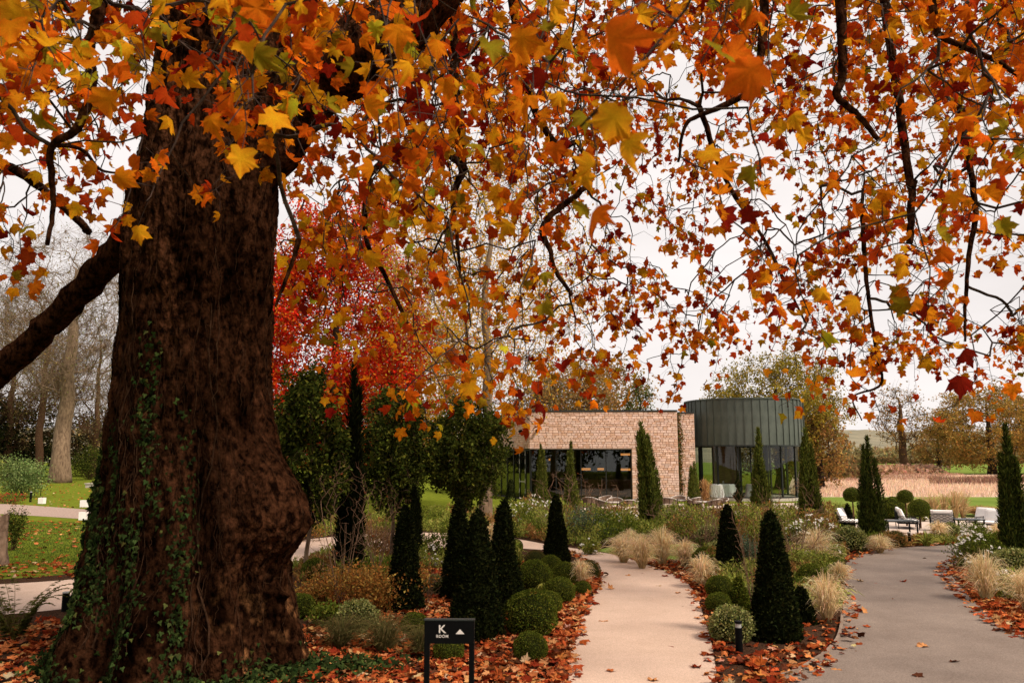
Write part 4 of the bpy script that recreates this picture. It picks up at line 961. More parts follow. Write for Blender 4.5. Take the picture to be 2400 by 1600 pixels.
# strap-leaved perennials
def strap(px, pyb, w_, h_, label, pal=GRNL, n=80, name='strap_leaf_plant'):
    g = G(px, pyb); k = mpp(px, pyb); t_ = thing(name, label, 'plant', (g[0], g[1], 0)); obj('leaves', fountain(w_/2*k, h_*k, n, pal, 1.0, 0.013), M['green'], t_, kind='stuff')
for px, py, w_, h_, lb in [(1213, 1330, 60, 50, 'fresh green strap-leaved plant beside the yew cone'), (1965, 1418, 90, 50, 'green strap leaves around the leaning bollard'), (2172, 1280, 70, 36, 'green strap-leaved clump at the drive edge before the armchairs'), (2262, 1280, 60, 28, 'small strap-leaved clump beside bronzed shrub'),
        (1255, 1256, 50, 36, 'strap-leaved clump under the white roses'), (1275, 1402, 40, 40, 'bright green shoots rising among the box balls'), (1590, 1262, 50, 30, 'low green clump at the cypress foot'), (1040, 1325, 60, 46, 'pale green leafy clump between yew cones')]:
    strap(px, py, w_, h_, lb)
# ------------------------------------------------------------------ loose shrubs, flowers, bare shrubs
def shrub(px, pyb, w_, h_, label, pal, n=1600, name='shrub', cat='shrub', ls=0.06, flowers=0, fcol=(0.80, 0.77, 0.70), mat='green', Y=None, fs=0.05, parts=('foliage', 'stem')):
    g = G(px, pyb); k = mpp(px, pyb); W, H = w_/2*k, h_*k; t_ = thing(name, label, cat, (g[0], g[1]+W*0.3, 0))
    nb = 16; tip = rv(nb)*np.array([W, W*0.8, H*0.5])*0.85 + np.array([0, 0, H*0.55]); tip[:, 2] = np.clip(tip[:, 2], H*0.15, H)
    s0 = np.zeros((nb, 3)); s0[:, :2] = rng.normal(0, W*0.1, (nb, 2)); md = (s0+tip)/2; md[:, 2] += H*0.1
    v, f = tubes(np.stack([s0, md, tip], 1), np.broadcast_to(np.array([1.0, 0.7, 0.3])*max(0.006, k*0.6), (nb, 3)), 4); obj('stem', MB().add(v, f), M['browntwig'], t_)
    nc = 26; cc = rv(nc)*np.cbrt(rng.uniform(0.15, 1, (nc, 1)))*np.array([W, W*0.8, H*0.5])*0.85 + np.array([0, 0, H*0.52])
    p = cc[rng.integers(nc, size=n)] + rng.normal(0, 0.2, (n, 3))*np.array([W, W*0.8, H*0.6]); p[:, 2] = np.abs(p[:, 2])
    L = np.maximum(ls, k*2.2)
    v, f = diamonds(p, rng.normal(0, 0.7, (n, 3))+np.array([0, 0, 0.35]), rng.normal(0, 1, (n, 3))+np.array([0, -0.3, 0.6]), rng.uniform(0.6, 1.3, n)*L, rng.uniform(0.7, 1.2, n)*L*0.3)
    obj('foliage', MB().add(v, f, np.repeat(pick(pal, n), 4, 0)), M[mat], t_)
    if flowers:
        fm = MB(); nf = flowers; q = rv(nf)*np.array([W, W*0.8, H*0.55])*rng.uniform(0.75, 1.1, (nf, 1)) + np.array([0, 0, H*0.62]); q[:, 2] = np.clip(q[:, 2], H*0.3, H*1.2)
        q[:, 1] -= np.abs(rng.normal(0, 0.2, nf))*W
        for j in range(5):
            a = j*2*np.pi/5 + rng.uniform(0, 6, nf); nrmv = rng.normal(0, 0.4, (nf, 3))+np.array([0, -0.5, 0.8]); ex = nrm(np.cross(nrmv, rng.normal(0, 1, (nf, 3)))); ey = nrm(np.cross(nrmv, ex))
            a = j*2*np.pi/5; s_ = np.maximum(fs, k*1.7)*rng.uniform(0.7, 1.3, nf)
            v, f = diamonds(q, ex*math.cos(a)+ey*math.sin(a), nrmv, s_, s_*0.4); fm.add(v, f, np.array(fcol)*rng.uniform(0.9, 1.05))
        obj('flowers', fm, M['petal'], t_, kind='stuff')
        v, f = tubes(np.stack([q*np.array([0.6, 0.6, 0.35]), q], 1), np.full((nf, 2), 0.003), 3); obj('flower_stalks', MB().add(v, f, 0.3), M['twig'], t_, kind='stuff')
    return t_
for px, py, w_, h_, lb, nf in [(1250, 1238, 110, 64, 'white-flowering rose bush beside the glass doors', 90), (1305, 1248, 60, 44, 'small white-flowering bush beside the bare shrub', 16), (1428, 1262, 70, 52, 'white-flowering bush beside the teal rosemary', 45), (1470, 1240, 60, 42, 'leafy plant with few white blooms by the bistro chairs', 16),
        (1906, 1288, 130, 66, 'mass of small white flowers beside the cypress and drum', 120), (2285, 1338, 110, 76, 'white-flowering clump inside the drive bend', 60), (2375, 1408, 90, 60, 'straggly bush with few white flowers behind the big feather grass', 16), (2170, 1222, 60, 34, 'white blooms behind the metal bench', 18),
        (998, 1338, 80, 52, 'white daisies between cypress and yew cone', 16), (1385, 1300, 50, 34, 'small white-flecked plant at the foot of the rosemary', 10), (2285, 1268, 80, 44, 'bronzed shrub with white specks before the armchairs', 14), (1950, 1318, 70, 40, 'low plant with white flowers at the drive edge', 14)]:
    shrub(px, py, w_, h_, lb, GRNL if px not in (2285,) else GRN, 1500, 'flowering_shrub', 'flowers', 0.05, nf)
for px, py, w_, h_, lb, pal, n in [(1385, 1274, 120, 84, 'teal-grey rosemary bush beside the footpath', TEAL, 3200), (1460, 1236, 70, 44, 'broad-leaved bright green plant before the bistro chairs', GRN, 900), (1520, 1244, 70, 36, 'low green plant at the leaning cypress foot', GRNL, 800),
        (880, 1436, 250, 112, 'wide bronze-leaved shrub mass beside the great trunk', FLOR, 7000), (740, 1420, 120, 70, 'olive-bronze low shrub against the great trunk', FLOR, 2200), (760, 1475, 110, 60, 'dark leafy patch in the litter by the trunk', GRN, 1200), (1800, 1300, 110, 80, 'olive-green shrub behind the large yew cone', GRNL, 2000), (1745, 1330, 80, 70, 'grey-green shrub between bare stems', TEAL, 1600),
        (1870, 1300, 90, 60, 'bronze-green shrub below the drum cypress', BOXB, 1500), (1940, 1270, 100, 46, 'mixed low shrubs at the cypress foot by the drum', GRNL, 1600), (1900, 1340, 110, 50, 'green bank beside the driveway edge', GRNL, 1800), (1965, 1290, 60, 36, 'yellow-green low shrub near the variegated ball', BOXB, 1000),
        (2330, 1370, 90, 50, 'small-leaved shrub in litter across the drive', GRN, 1300), (2140, 1210, 70, 40, 'multi-stem bush on the lawn', GRN, 1200), (2400, 1295, 90, 34, 'low green shrub by the dark cypress foot', GRNL, 900), (1090, 1260, 90, 40, 'green shrub at the pale trunk foot', GRNL, 1200), (1180, 1262, 60, 40, 'yellow-green shrub by the path', GRNL, 1000),
        (880, 1300, 140, 60, 'brown hydrangea mass beyond the cypress', RUSTG, 2600), (700, 1270, 120, 50, 'golden shrub beyond the trunk burr', FLOR, 1600), (940, 1250, 120, 46, 'leafy shrub behind the thin cypress', GRN, 1600), (1110, 1330, 60, 44, 'green shrub between the slim yew cones', GRN, 900)]:
    shrub(px, py, w_, h_, lb, pal, n, 'shrub', 'shrub', 0.05)
for px, py, w_, h_, lb in [(900, 1530, 170, 90, 'feathery olive-brown grass in leaf litter behind the sign'), (800, 1520, 150, 76, 'feathery brown grass between trunk and sign'), (985, 1540, 90, 70, 'feathery grass against the sign post')]:
    grass(px, py, w_, h_, lb, np.array([(0.10,0.085,0.03,.5),(0.17,0.12,0.05,.3),(0.06,0.06,0.02,.2)]), 900, 'feathery_grass', green=0.3, tip=0.5)

def bare(px, pyb, w_, h_, label, n=70, mat='browntwig', r=0.004, stems=9, red=0):
    g = G(px, pyb); k = mpp(px, pyb); W, H = w_/2*k, h_*k; t_ = thing('bare_shrub', label, 'shrub', (g[0], g[1], 0))
    sp, sq = [(0, 0, 0)], [-1]
    for j in range(stems):
        a = rng.uniform(0, 6.28); b = len(sp)
        for q in np.linspace(0, 0.6, 5): sp.append((math.cos(a)*W*(0.05+q*0.75), math.sin(a)*W*0.7*(0.05+q*0.75), H*q)); sq.append(0 if q == 0 else len(sp)-2)
    n = int(n*2.2); at = rv(n)*np.array([W, W*0.8, H*0.5])*np.cbrt(rng.uniform(0.3, 1, (n, 1))) + np.array([0, 0, H*0.6]); at[:, 2] = np.clip(at[:, 2], H*0.25, H*1.05)
    N, pr, _ = grow(sp, sq, at, 0.45, 0.018, 0.9, 2); rr = np.minimum(radii(N, pr, max(r*0.4, k*0.30), 2.7), k*0.95); v, f = edge_tubes(N, pr, rr, None, 4)
    obj('branches', MB().add(v, f), M['shoot'], t_)
    if red:
        q = at[rng.integers(n, size=red)] + rng.normal(0, 0.03, (red, 3)); v, f = diamonds(q, rng.normal(0, 1, (red, 3)), rng.normal(0, 1, (red, 3)), 0.06, 0.02); obj('leaf_remnants', MB().add(v, f, (0.24, 0.07, 0.025)), M['leaf'], t_, kind='stuff')
for px, py, w_, h_, lb, n, rd in [(1318, 1262, 190, 150, 'bare branching shrub in front of the wide opening', 110, 10), (1420, 1240, 120, 110, 'bare twiggy shrub before the bistro tables', 60, 4), (1650, 1290, 150, 130, 'pale bare-stemmed shrub beside the short cypress', 80, 4), (1768, 1440, 110, 310, 'tall bare stems between the two yew cones', 70, 6), (1870, 1330, 200, 190, 'spreading bare shrub in front of the drum', 150, 10),
        (1560, 1262, 110, 90, 'bare twigs beside the leaning cypress', 60, 3), (800, 1430, 180, 330, 'bare multi-stem shrub between trunk burr and yew cone', 110, 14), (880, 1350, 150, 210, 'fine bare shrub behind the flat-topped cone', 90, 8), (1000, 1420, 90, 120, 'straw-coloured bare stems beside the tallest cone', 40, 4), (1700, 1300, 120, 150, 'bare shrub around the slim yew cone', 80, 6)]:
    bare(px, py, w_, h_, lb, n, red=rd)

# ------------------------------------------------------------------ trees
def tree(px, pyb, label, height, cr, pal, leaves=6000, ls=0.3, trunk_r=0.3, clear=0.3, name='tree', K=150, dens=0.22, mat='leaf', bark='branch', Y=None, cz=None, ch=None, lean=0.0, tipr=0.02, clump=0.11, top=None, wr=0.3):
    g = G(px, pyb) if Y is None else np.array([(px-CX)/FPX*Y*1.01, Y, 0.0])
    t_ = thing(name, label, 'tree', g)
    cz = height*(1+clear)/2 if cz is None else cz; ch = height*(1-clear)/2 if ch is None else ch
    sp = [(lean*q*q*height*0.2 + rng.normal(0, 0.006)*height*(q > 0), rng.normal(0, 0.006)*height*(q > 0), q*height) for q in np.linspace(0, 0.82, 9)]
    sq = [-1] + list(range(8))
    at = rv(K)*np.cbrt(rng.uniform(0.12, 1, (K, 1)))*np.array([cr, cr, ch]) + np.array([lean*height*0.1, 0, cz])
    at *= 1 + 0.16*(vnoise(at/cr*1.7, 5)[:, None]-0.5)
    N, pr, ids = grow(sp, sq, at, 0.3, 0.06, 0.9, 2); rr = radii(N, pr, tipr, 2.2)
    rr[:9] = np.maximum(trunk_r*np.array([1.35, 1.0, .92, .85, .77, .66, .5, .35, .2]), rr[:9]*0); rr[9:] = np.minimum(rr[9:], trunk_r*0.5)
    m = np.arange(len(N)) >= 9
    v, f = edge_tubes(N, pr, rr, m, 5)
    w_ = smooth(np.array(sp), 4); r_ = np.interp(np.linspace(0, 1, len(w_)), np.linspace(0, 1, 9), rr[:9]); obj('trunk', MB().tube(w_, r_, 12).add(v, f), M[bark], t_, smooth=True)
    # fine twigs
    nt_ = K*(18 if pal is LICH else 6); b = at[rng.integers(K, size=nt_)]; e = b + rng.normal(0, clump*1.3, (nt_, 3))*np.array([cr, cr, ch])
    md = (b+e)/2 + rng.normal(0, 0.03, (nt_, 3))*cr; v, f = tubes(np.stack([b, md, e], 1), np.broadcast_to(np.array([1, 0.7, 0.4])*tipr*0.7, (nt_, 3)), 3); obj('twigs', MB().add(v, f), M[bark], t_, kind='stuff')
    if leaves:
        p = e[rng.integers(nt_, size=leaves)] + rng.normal(0, clump*0.55, (leaves, 3))*np.array([cr, cr, ch])
        p[:, 2] = np.maximum(p[:, 2], 0.15*height*(clear > 0.1))
        v, f = diamonds(p, rng.normal(0, 1, (leaves, 3))+np.array([0, 0, -0.4]), rng.normal(0, 1, (leaves, 3)), rng.uniform(0.6, 1.4, leaves)*ls, rng.uniform(0.7, 1.2, leaves)*ls*wr)
        obj('crown', MB().add(v, f, np.repeat(pick(pal, leaves), 4, 0)), M[mat], t_)
    return t_
RED = np.array([(0.56,0.022,0.010,.40),(0.34,0.010,0.007,.22),(0.56,0.085,0.012,.24),(0.55,0.20,0.02,.14)])
YEL = np.array([(0.56,0.33,0.03,.45),(0.46,0.29,0.03,.3),(0.56,0.18,0.02,.15),(0.28,0.22,0.03,.1)])
OAK = np.array([(0.24,0.18,0.025,.45),(0.34,0.23,0.035,.3),(0.15,0.13,0.02,.25)])
OAKB = np.array([(0.30,0.16,0.05,.4),(0.22,0.13,0.04,.3),(0.36,0.21,0.07,.2),(0.16,0.14,0.05,.1)])
OAKM = np.array([(0.34,0.20,0.05,.35),(0.26,0.17,0.04,.3),(0.40,0.21,0.05,.2),(0.17,0.15,0.04,.15)])
LICH = np.array([(0.16,0.14,0.05,.5),(0.26,0.18,0.05,.3),(0.10,0.10,0.03,.2)])
EVG = np.array([(0.036,0.048,0.009,.45),(0.082,0.098,0.016,.33),(0.18,0.19,0.028,.12),(0.014,0.019,0.005,.2)])
EVGL = np.array([(0.062,0.080,0.014,.45),(0.14,0.155,0.025,.30),(0.024,0.032,0.007,.25)])
tree(775, 1205, 'bright scarlet sweetgum glowing behind the plane trunk', 14.5, 4.2, RED, 56000, 0.16, 0.25, 0.12, 'scarlet_tree', 200, mat='oak', clump=0.085, tipr=0.012)
tree(1137, 1226, 'pale-trunked tree with thin yellow leaves standing before the pavilion', 15.5, 4.6, YEL, 9000, 0.13, 0.22, 0.30, 'yellow_tree', 260, bark='palebark', tipr=0.009, clump=0.09)
tree(1092, 1190, 'slender yellow-leaved tree behind the pale-trunked one', 15, 4.4, YEL, 9000, 0.14, 0.17, 0.22, 'yellow_tree', 240, bark='browntwig', tipr=0.009, clump=0.09)
tree(960, 1180, 'golden sparse tree between the scarlet tree and the pavilion', 11, 4.2, YEL, 12000, 0.20, 0.2, 0.2, 'yellow_tree', 160, bark='browntwig', tipr=0.01)
tree(1372, 1110, 'pale autumn tree rising behind the flat stone roof', 14.5, 7.0, OAKB, 9000, 0.42, 0.3, 0.25, 'autumn_tree', 170, Y=95, bark='browntwig', tipr=0.02)
tree(1300, 1110, 'thin bare-topped autumn tree behind the roof corner', 13, 5.0, OAKB, 3500, 0.4, 0.25, 0.25, 'autumn_tree', 150, Y=90, bark='browntwig', tipr=0.02)
tree(1812, 1110, 'broad olive-gold oak rising behind the zinc drum', 11.2, 5.6, OAK, 34000, 0.21, 0.35, 0.1, 'oak_tree', 230, Y=66, mat='oak', clump=0.075, tipr=0.015)
tree(1905, 1110, 'lower bronze oak beyond the drum edge', 6.0, 2.4, OAKB, 5000, 0.24, 0.3, 0.05, 'oak_tree', 130, Y=64, clump=0.1)
tree(2120, 1108, 'half-dead oak with bare crown standing in the dry meadow', 15.6, 4.6, OAKB, 1500, 0.42, 0.7, 0.25, 'dead_topped_oak', 170, bark='browntwig', tipr=0.03, cz=9.4, ch=6.0)
tree(2180, 1104, 'low rusty oak beside the half-dead oak', 8.0, 4.6, OAKB, 4200, 0.45, 0.5, 0.1, 'oak_tree', 140, Y=150)
tree(2300, 1112, 'big rounded bronze oak at the meadow edge', 13.2, 9.0, OAKM, 30000, 0.34, 0.6, 0.08, 'oak_tree', 260, Y=126, mat='oak', clump=0.07)
tree(2470, 1112, 'neighbouring bronze oak beyond the dark cypress', 11.0, 7.5, OAKB, 9000, 0.42, 0.6, 0.08, 'oak_tree', 160, Y=130, clump=0.1)
tree(1497, 1110, 'ivy-clad leaning snag behind the stone roof', 9.5, 1.3, EVGL, 2600, 0.2, 0.2, 0.3, 'ivy_snag', 50, Y=75)
# evergreen standards in front of the pavilion
for px, pyb, pyt, cw, pyc, lb, pal, n in [(718, 1352, 885, 170, 1215, 'darkest evergreen standard close to the trunk burr', EVG, 19000), (918, 1312, 925, 165, 1190, 'evergreen standard tree on a thin pale stem beside the cypress column', EVG, 19000), (1090, 1300, 948, 185, 1185, 'glossy evergreen standard tree nearest the pavilion corner', EVGL, 21000)]:
    k = mpp(px, pyb); H = hgt(px, pyb, pyt); c0 = hgt(px, pyb, pyc); tree(px, pyb, lb, H, cw/2*k, pal, n, 0.10, 0.045, c0/H, 'evergreen_tree', 80, mat='ever', bark='palebark', tipr=0.004, clump=0.115, wr=0.26)
# woods on the left
tree(140, 1131, 'massive pale-barked old tree on the lawn behind the white lanterns', 27, 9, LICH, 4500, 0.2, 0.85, 0.25, 'old_tree', 300, bark='palebark', tipr=0.022, clump=0.1)
tree(84, 1122, 'straight brown-trunked tree behind the laurel hedge', 26, 7, LICH, 3500, 0.2, 0.45, 0.3, 'woodland_tree', 240, bark='browntwig', tipr=0.022, clump=0.1)
tree(215, 1118, 'twiggy bare tree beside the massive old tree', 22, 7.5, LICH, 5000, 0.2, 0.4, 0.15, 'woodland_tree', 260, bark='browntwig', tipr=0.022, clump=0.1)
tree(10, 1118, 'lichen-green twiggy tree behind the dark evergreen', 24, 8.5, LICH, 6500, 0.22, 0.45, 0.15, 'woodland_tree', 260, bark='browntwig', tipr=0.022, clump=0.1)
tree(330, 1112, 'bare wood-edge tree half hidden by the great trunk', 20, 8, LICH, 4500, 0.22, 0.4, 0.12, 'woodland_tree', 200, bark='browntwig', tipr=0.022)
tree(250, 1114, 'dark evergreen mass half hidden by the great trunk', 9, 6, YEW, 9000, 0.35, 0.4, 0.02, 'yew_tree', 110, mat='ever', clump=0.13)
tree(30, 1116, 'dark spreading yew at the wood edge', 11, 6, YEW*np.array([1.3, 1.3, 1.3, 1]), 11000, 0.4, 0.4, 0.02, 'yew_tree', 120, mat='ever', clump=0.13)
tree(-150, 1120, 'dark yew beyond the laurel hedge', 10, 7, YEW, 9000, 0.42, 0.4, 0.02, 'yew_tree', 100, mat='ever', clump=0.13)
tree(560, 1105, 'woodland tree far behind the great trunk', 18, 10, LICH, 8000, 0.3, 0.4, 0.1, 'woodland_tree', 160, bark='browntwig', tipr=0.025)
tree(900, 1105, 'distant golden tree beyond the scarlet one', 14, 9, OAKB, 9000, 0.5, 0.4, 0.1, 'woodland_tree', 150, bark='browntwig', tipr=0.025)
# trees behind the photographer, mirrored in the glazing
for k, (x, y, hgt_, lb) in enumerate([(-14, -30, 15, 'tall dark tree behind the viewpoint on the trunk side'), (2, -36, 17, 'broad dark tree straight behind the viewpoint'), (17, -33, 14, 'dark tree behind the viewpoint beside the drive'), (34, -30, 16, 'dark tree further along the drive behind the viewpoint'), (-32, -26, 15, 'dark tree at the wood side behind the viewpoint')]):
    o = tree(0, 1300, lb, hgt_, 8.0, EVG, 6000, 0.7, 0.4, 0.06, 'park_tree', 80, mat='ever', clump=0.13, tipr=0.03); o.location = (x, y, 0)
shrub(200, 1124, 92, 76, 'dark holly bush beside the massive old tree', EVG, 5000, 'bush', 'bush', 0.16, mat='ever')
shrub(30, 1166, 130, 88, 'glossy light-green laurel hedge by the garden signs', np.array([(0.12,0.165,0.05,.5),(0.20,0.25,0.09,.3),(0.06,0.09,0.025,.2)]), 6000, 'laurel_hedge', 'hedge', 0.13)
shrub(-70, 1166, 130, 92, 'laurel hedge end beyond the red bedding', GRNL, 4000, 'laurel_hedge', 'hedge', 0.13)
shrub(12, 1180, 84, 22, 'red bedding flowers in front of the laurel hedge', GRN, 900, 'bedding_flowers', 'flowers', 0.07, 120, (0.42, 0.03, 0.03))
shrub(26, 1290, 60, 96, 'dark ivy bush growing around the old stump', EVG, 2400, 'bush', 'bush', 0.05, mat='ever')
# lollipop trees by the seating terrace
def lolly(px, pyb, pyc, r, label):
    g = G(px, pyb); k = mpp(px, pyb); t_ = thing('lollipop_tree', label, 'tree', (g[0], g[1], 0)); zc = P(px, pyc, g[1])[2]; s_ = r*k
    o = obj('crown', BALL[0][0], None, t_); o.location = (0, 0, zc - 0.81*s_); o.scale = (s_,)*3; o2 = obj('inner_twigs', BALL[0][1], None, t_); o2.location = o.location; o2.scale = o.scale
    obj('trunk', MB().tube([(0, 0, -0.02), (0.01, 0, zc*0.5), (0, 0, zc)], [0.035, 0.028, 0.02], 8), M['browntwig'], t_)
lolly(2002, 1238, 1160, 20, 'lollipop-clipped bay tree above the tiny yew cone'); lolly(2126, 1232, 1164, 18, 'lollipop bay tree behind the metal bench'); lolly(2158, 1238, 1192, 24, 'wider lollipop bay beside the white armchairs')
# distant hedges, wood edge and meadow growth
def mass(name, pts, n, h, pal, ls, mat='leaf', jitter=0.5, kind='stuff', thick=3.0):
    p = np.array(pts, float); seg = rng.integers(len(p)-1, size=n); u_ = rng.random((n, 1)); q = p[seg]*(1-u_) + p[seg+1]*u_
    hz = h*(0.55+0.9*vnoise(np.stack([q[:, 0]*0.13, q[:, 1]*0.05, 0*q[:, 0]], -1), 6)); q[:, 2] = rng.random(n)**0.8*hz; q[:, 0] += rng.normal(0, 0.6, n); q[:, 1] += rng.normal(0, thick, n)*(1-0.5*q[:, 2]/h)
    v, f = diamonds(q, rng.normal(0, 0.8, (n, 3)), rng.normal(0, 1, (n, 3)), rng.uniform(0.6, 1.4, n)*ls, rng.uniform(0.7, 1.2, n)*ls*0.4); return tag(obj(name, MB().add(v, f, np.repeat(pick(pal, n), 4, 0)), M[mat]), kind=kind)
HEDGE = np.array([(0.14,0.085,0.035,.5),(0.20,0.12,0.05,.3),(0.09,0.08,0.03,.2)])
WOOD = np.array([(0.26,0.20,0.09,.4),(0.21,0.19,0.09,.35),(0.32,0.22,0.09,.25)])
mass('far_hedge', [G(1860, 1086.5), G(2300, 1086.5), G(2900, 1086.5)], 8000, 2.6, HEDGE, 1.0, thick=2)
mass('far_wood', [(150, 420, 0), (330, 430, 0), (560, 440, 0)], 14000, 8, WOOD, 2.0, thick=10)
mass('far_wood', [(-420, 300, 0), (-150, 290, 0), (30, 300, 0)], 12000, 11, WOOD, 1.8, thick=10)
mass('bramble_bank', [G(2050, 1112), G(2120, 1111), G(2185, 1111)], 3500, 1.0, np.array([(0.40,0.24,0.15,.5),(0.48,0.31,0.20,.3),(0.26,0.16,0.09,.2)]), 0.55, thick=3)
mass('bramble_bank', [G(1880, 1120), G(1960, 1124), G(2020, 1120)], 2500, 1.6, HEDGE, 0.5, thick=3)
def blades(name, poly, n, h, pal, wd):
    p = gpts(poly); lo, hi = p[:, :2].min(0), p[:, :2].max(0); q = rng.uniform(lo, hi, (n*2, 2)); q = q[inside(p, q)][:n]; n = len(q)
    b = np.concatenate([q, np.zeros((n, 1))], 1); t = np.linspace(0, 1, 3); ln = rng.normal(0, 0.22, (n, 2)); hh_ = h*rng.uniform(0.6, 1.2, n)
    Pt = np.stack([np.concatenate([q + ln*hh_[:, None]*k*k, (hh_*k)[:, None]], 1) for k in t], 1)
    a = rng.uniform(0, 3.14, n); v, f = ribbons(Pt, np.broadcast_to(np.array([1, 0.9, 0.25])*wd, (n, 3)), np.stack([np.cos(a), np.sin(a)*0.3, 0*a], -1))
    return tag(obj(name, MB().add(v, f, np.repeat(np.repeat(pick(pal, n), 3, 0), 2, 0)), M['straw']), kind='stuff')
blades('meadow_grass', [(1850, 1165), (1870, 1116), (2600, 1116), (2700, 1165)], 40000, 0.32, np.array([(0.56,0.40,0.29,.5),(0.66,0.50,0.38,.35),(0.42,0.28,0.19,.15)]), 0.022)
blades('meadow_reeds', [(2180, 1139), (2180, 1127), (2600, 1121), (2700, 1134)], 6000, 0.55, np.array([(0.16,0.085,0.06,.5),(0.24,0.13,0.09,.3),(0.34,0.22,0.14,.2)]), 0.06)
blades('meadow_reeds', [(1880, 1134), (1900, 1113), (2260, 1113), (2180, 1127)], 6000, 0.4, np.array([(0.30,0.17,0.12,.5),(0.40,0.25,0.17,.3),(0.20,0.12,0.08,.2)]), 0.06)
blades('lawn_blades', [(-200, 1360), (-150, 1220), (260, 1225), (330, 1300)], 26000, 0.045, np.array([(0.07,0.11,0.018,.5),(0.11,0.15,0.03,.3),(0.05,0.08,0.012,.2)]), 0.007)
# low planting that closes the beds
def cover(name, poly, n, pals, h0, h1, ls, avoid=True):
    p = gpts(poly); lo, hi = p[:, :2].min(0), p[:, :2].max(0); q = rng.uniform(lo, hi, (n*5, 2)); ok = inside(p, q) & ~inside(np.vstack([PL, PR[::-1]])[:, :2], q) & ~inside(np.vstack([DL, DR[::-1]])[:, :2], q)
    q = q[ok]; z3 = np.stack([q[:, 0]*0.9, q[:, 1]*0.55, 0*q[:, 0]], -1); nz1 = fbm(z3, 3, 14); q = q[nz1 > 0.36][:n]; n = len(q)
    z3 = np.stack([q[:, 0]*0.9, q[:, 1]*0.55, 0*q[:, 0]], -1); nz1 = fbm(z3*1.3, 3, 33); kind = np.floor(vnoise(z3*1.1, 8)*0.999*len(pals)).astype(int)
    hh_ = h0 + (h1-h0)*np.clip((nz1-0.3)*2.4, 0, 1); pos = np.concatenate([q, (rng.random(n)**0.7*hh_)[:, None]], 1)
    c = np.zeros((n, 3))
    for k, pl in enumerate(pals):
        i = kind == k; c[i] = pick(pl, int(i.sum()))
    v, f = diamonds(pos, rng.normal(0, 0.55, (n, 3))+np.array([0, 0, 0.6]), rng.normal(0, 1, (n, 3))+np.array([0, -0.3, 0.5]), rng.uniform(0.6, 1.8, n)*ls, rng.uniform(0.6, 1.2, n)*ls*0.24)
    tag(obj(name, MB().add(v, f, np.repeat(c, 4, 0)), M['green']), kind='stuff')
BRZ = np.array([(0.20,0.10,0.03,.5),(0.30,0.17,0.06,.3),(0.12,0.08,0.025,.2)])
cover('ground_cover', [(1190, 1208), (1330, 1216), (1450, 1230), (1650, 1234), (1840, 1228), (1960, 1240), (1970, 1300), (1700, 1300), (1690, 1272), (1500, 1274), (1395, 1286), (1200, 1262)], 62000, [GRNL, GRN, BRZ, GRNL, GRN], 0.15, 0.95, 0.085)
cover('ground_cover', [(1650, 1300), (1985, 1286), (1972, 1440), (1860, 1440), (1760, 1420), (1660, 1390)], 22000, [GRN, GRNL, BRZ, GRNL], 0.05, 0.45, 0.065)
cover('ground_cover', [(640, 1250), (860, 1216), (1190, 1206), (1200, 1262), (1230, 1320), (1000, 1340), (700, 1370)], 34000, [GRN, BRZ, GRNL, GRN], 0.08, 0.5, 0.08)
cover('ground_cover', [(1985, 1300), (2060, 1262), (2400, 1262), (2400, 1274), (2150, 1279)], 9000, [GRN, BRZ, GRNL], 0.05, 0.35, 0.07)
cover('ground_cover', [(2240, 1320), (2330, 1292), (2700, 1290), (2800, 1480), (2560, 1460), (2400, 1400)], 20000, [GRNL, GRN, BRZ], 0.05, 0.4, 0.065)
# ------------------------------------------------------------------ garden furniture and small things
def bollard(px, pyb, pyt, label, wpx=16, tilt=0.0, lens=True):
    g = G(px, pyb); h = hgt(px, pyb, pyt); r = wpx/2*mpp(px, pyb); t_ = thing('bollard_light', label, 'bollard', (g[0], g[1], -0.01)); t_.rotation_euler = (tilt*0.6, tilt, 0)
    zc = h*0.80 if lens else h*0.93
    obj('post', MB().tube([(0, 0, 0), (0, 0, zc)], [r, r], 16), M['black'], t_)
    if lens: obj('lens', MB().tube([(0, 0, zc+0.001), (0, 0, h*0.93)], [r*0.82, r*0.86], 16), M['lens'], t_)
    obj('cap', MB().tube([(0, 0, h*0.931), (0, 0, h*0.985), (0, 0, h)], [r*1.04, r*1.04, r*0.9], 16), M['black'] if lens else M['lens'], t_)
bollard(1733, 1530, 1452, 'black bollard light with clear lens in front of the variegated shrub', 17)
bollard(1930, 1394, 1358, 'leaning dark bollard light among strap leaves by the drive', 13, -0.16, False)
bollard(2134, 1277, 1245, 'thin black bollard at the drive edge before the armchairs', 7, -0.05, False)
bollard(1957, 1284, 1264, 'short black bollard among white flowers beside the drive', 7, 0, False)
bollard(152, 1432, 1384, 'black bollard at the ivy edge beside the near path', 16, 0, False)
bollard(71, 1176, 1151, 'black bollard beside the garden sign on the lawn', 5, 0, False)
bollard(1034, 1216, 1202, 'small black spike light on the lawn behind the cypress', 5, 0, False)

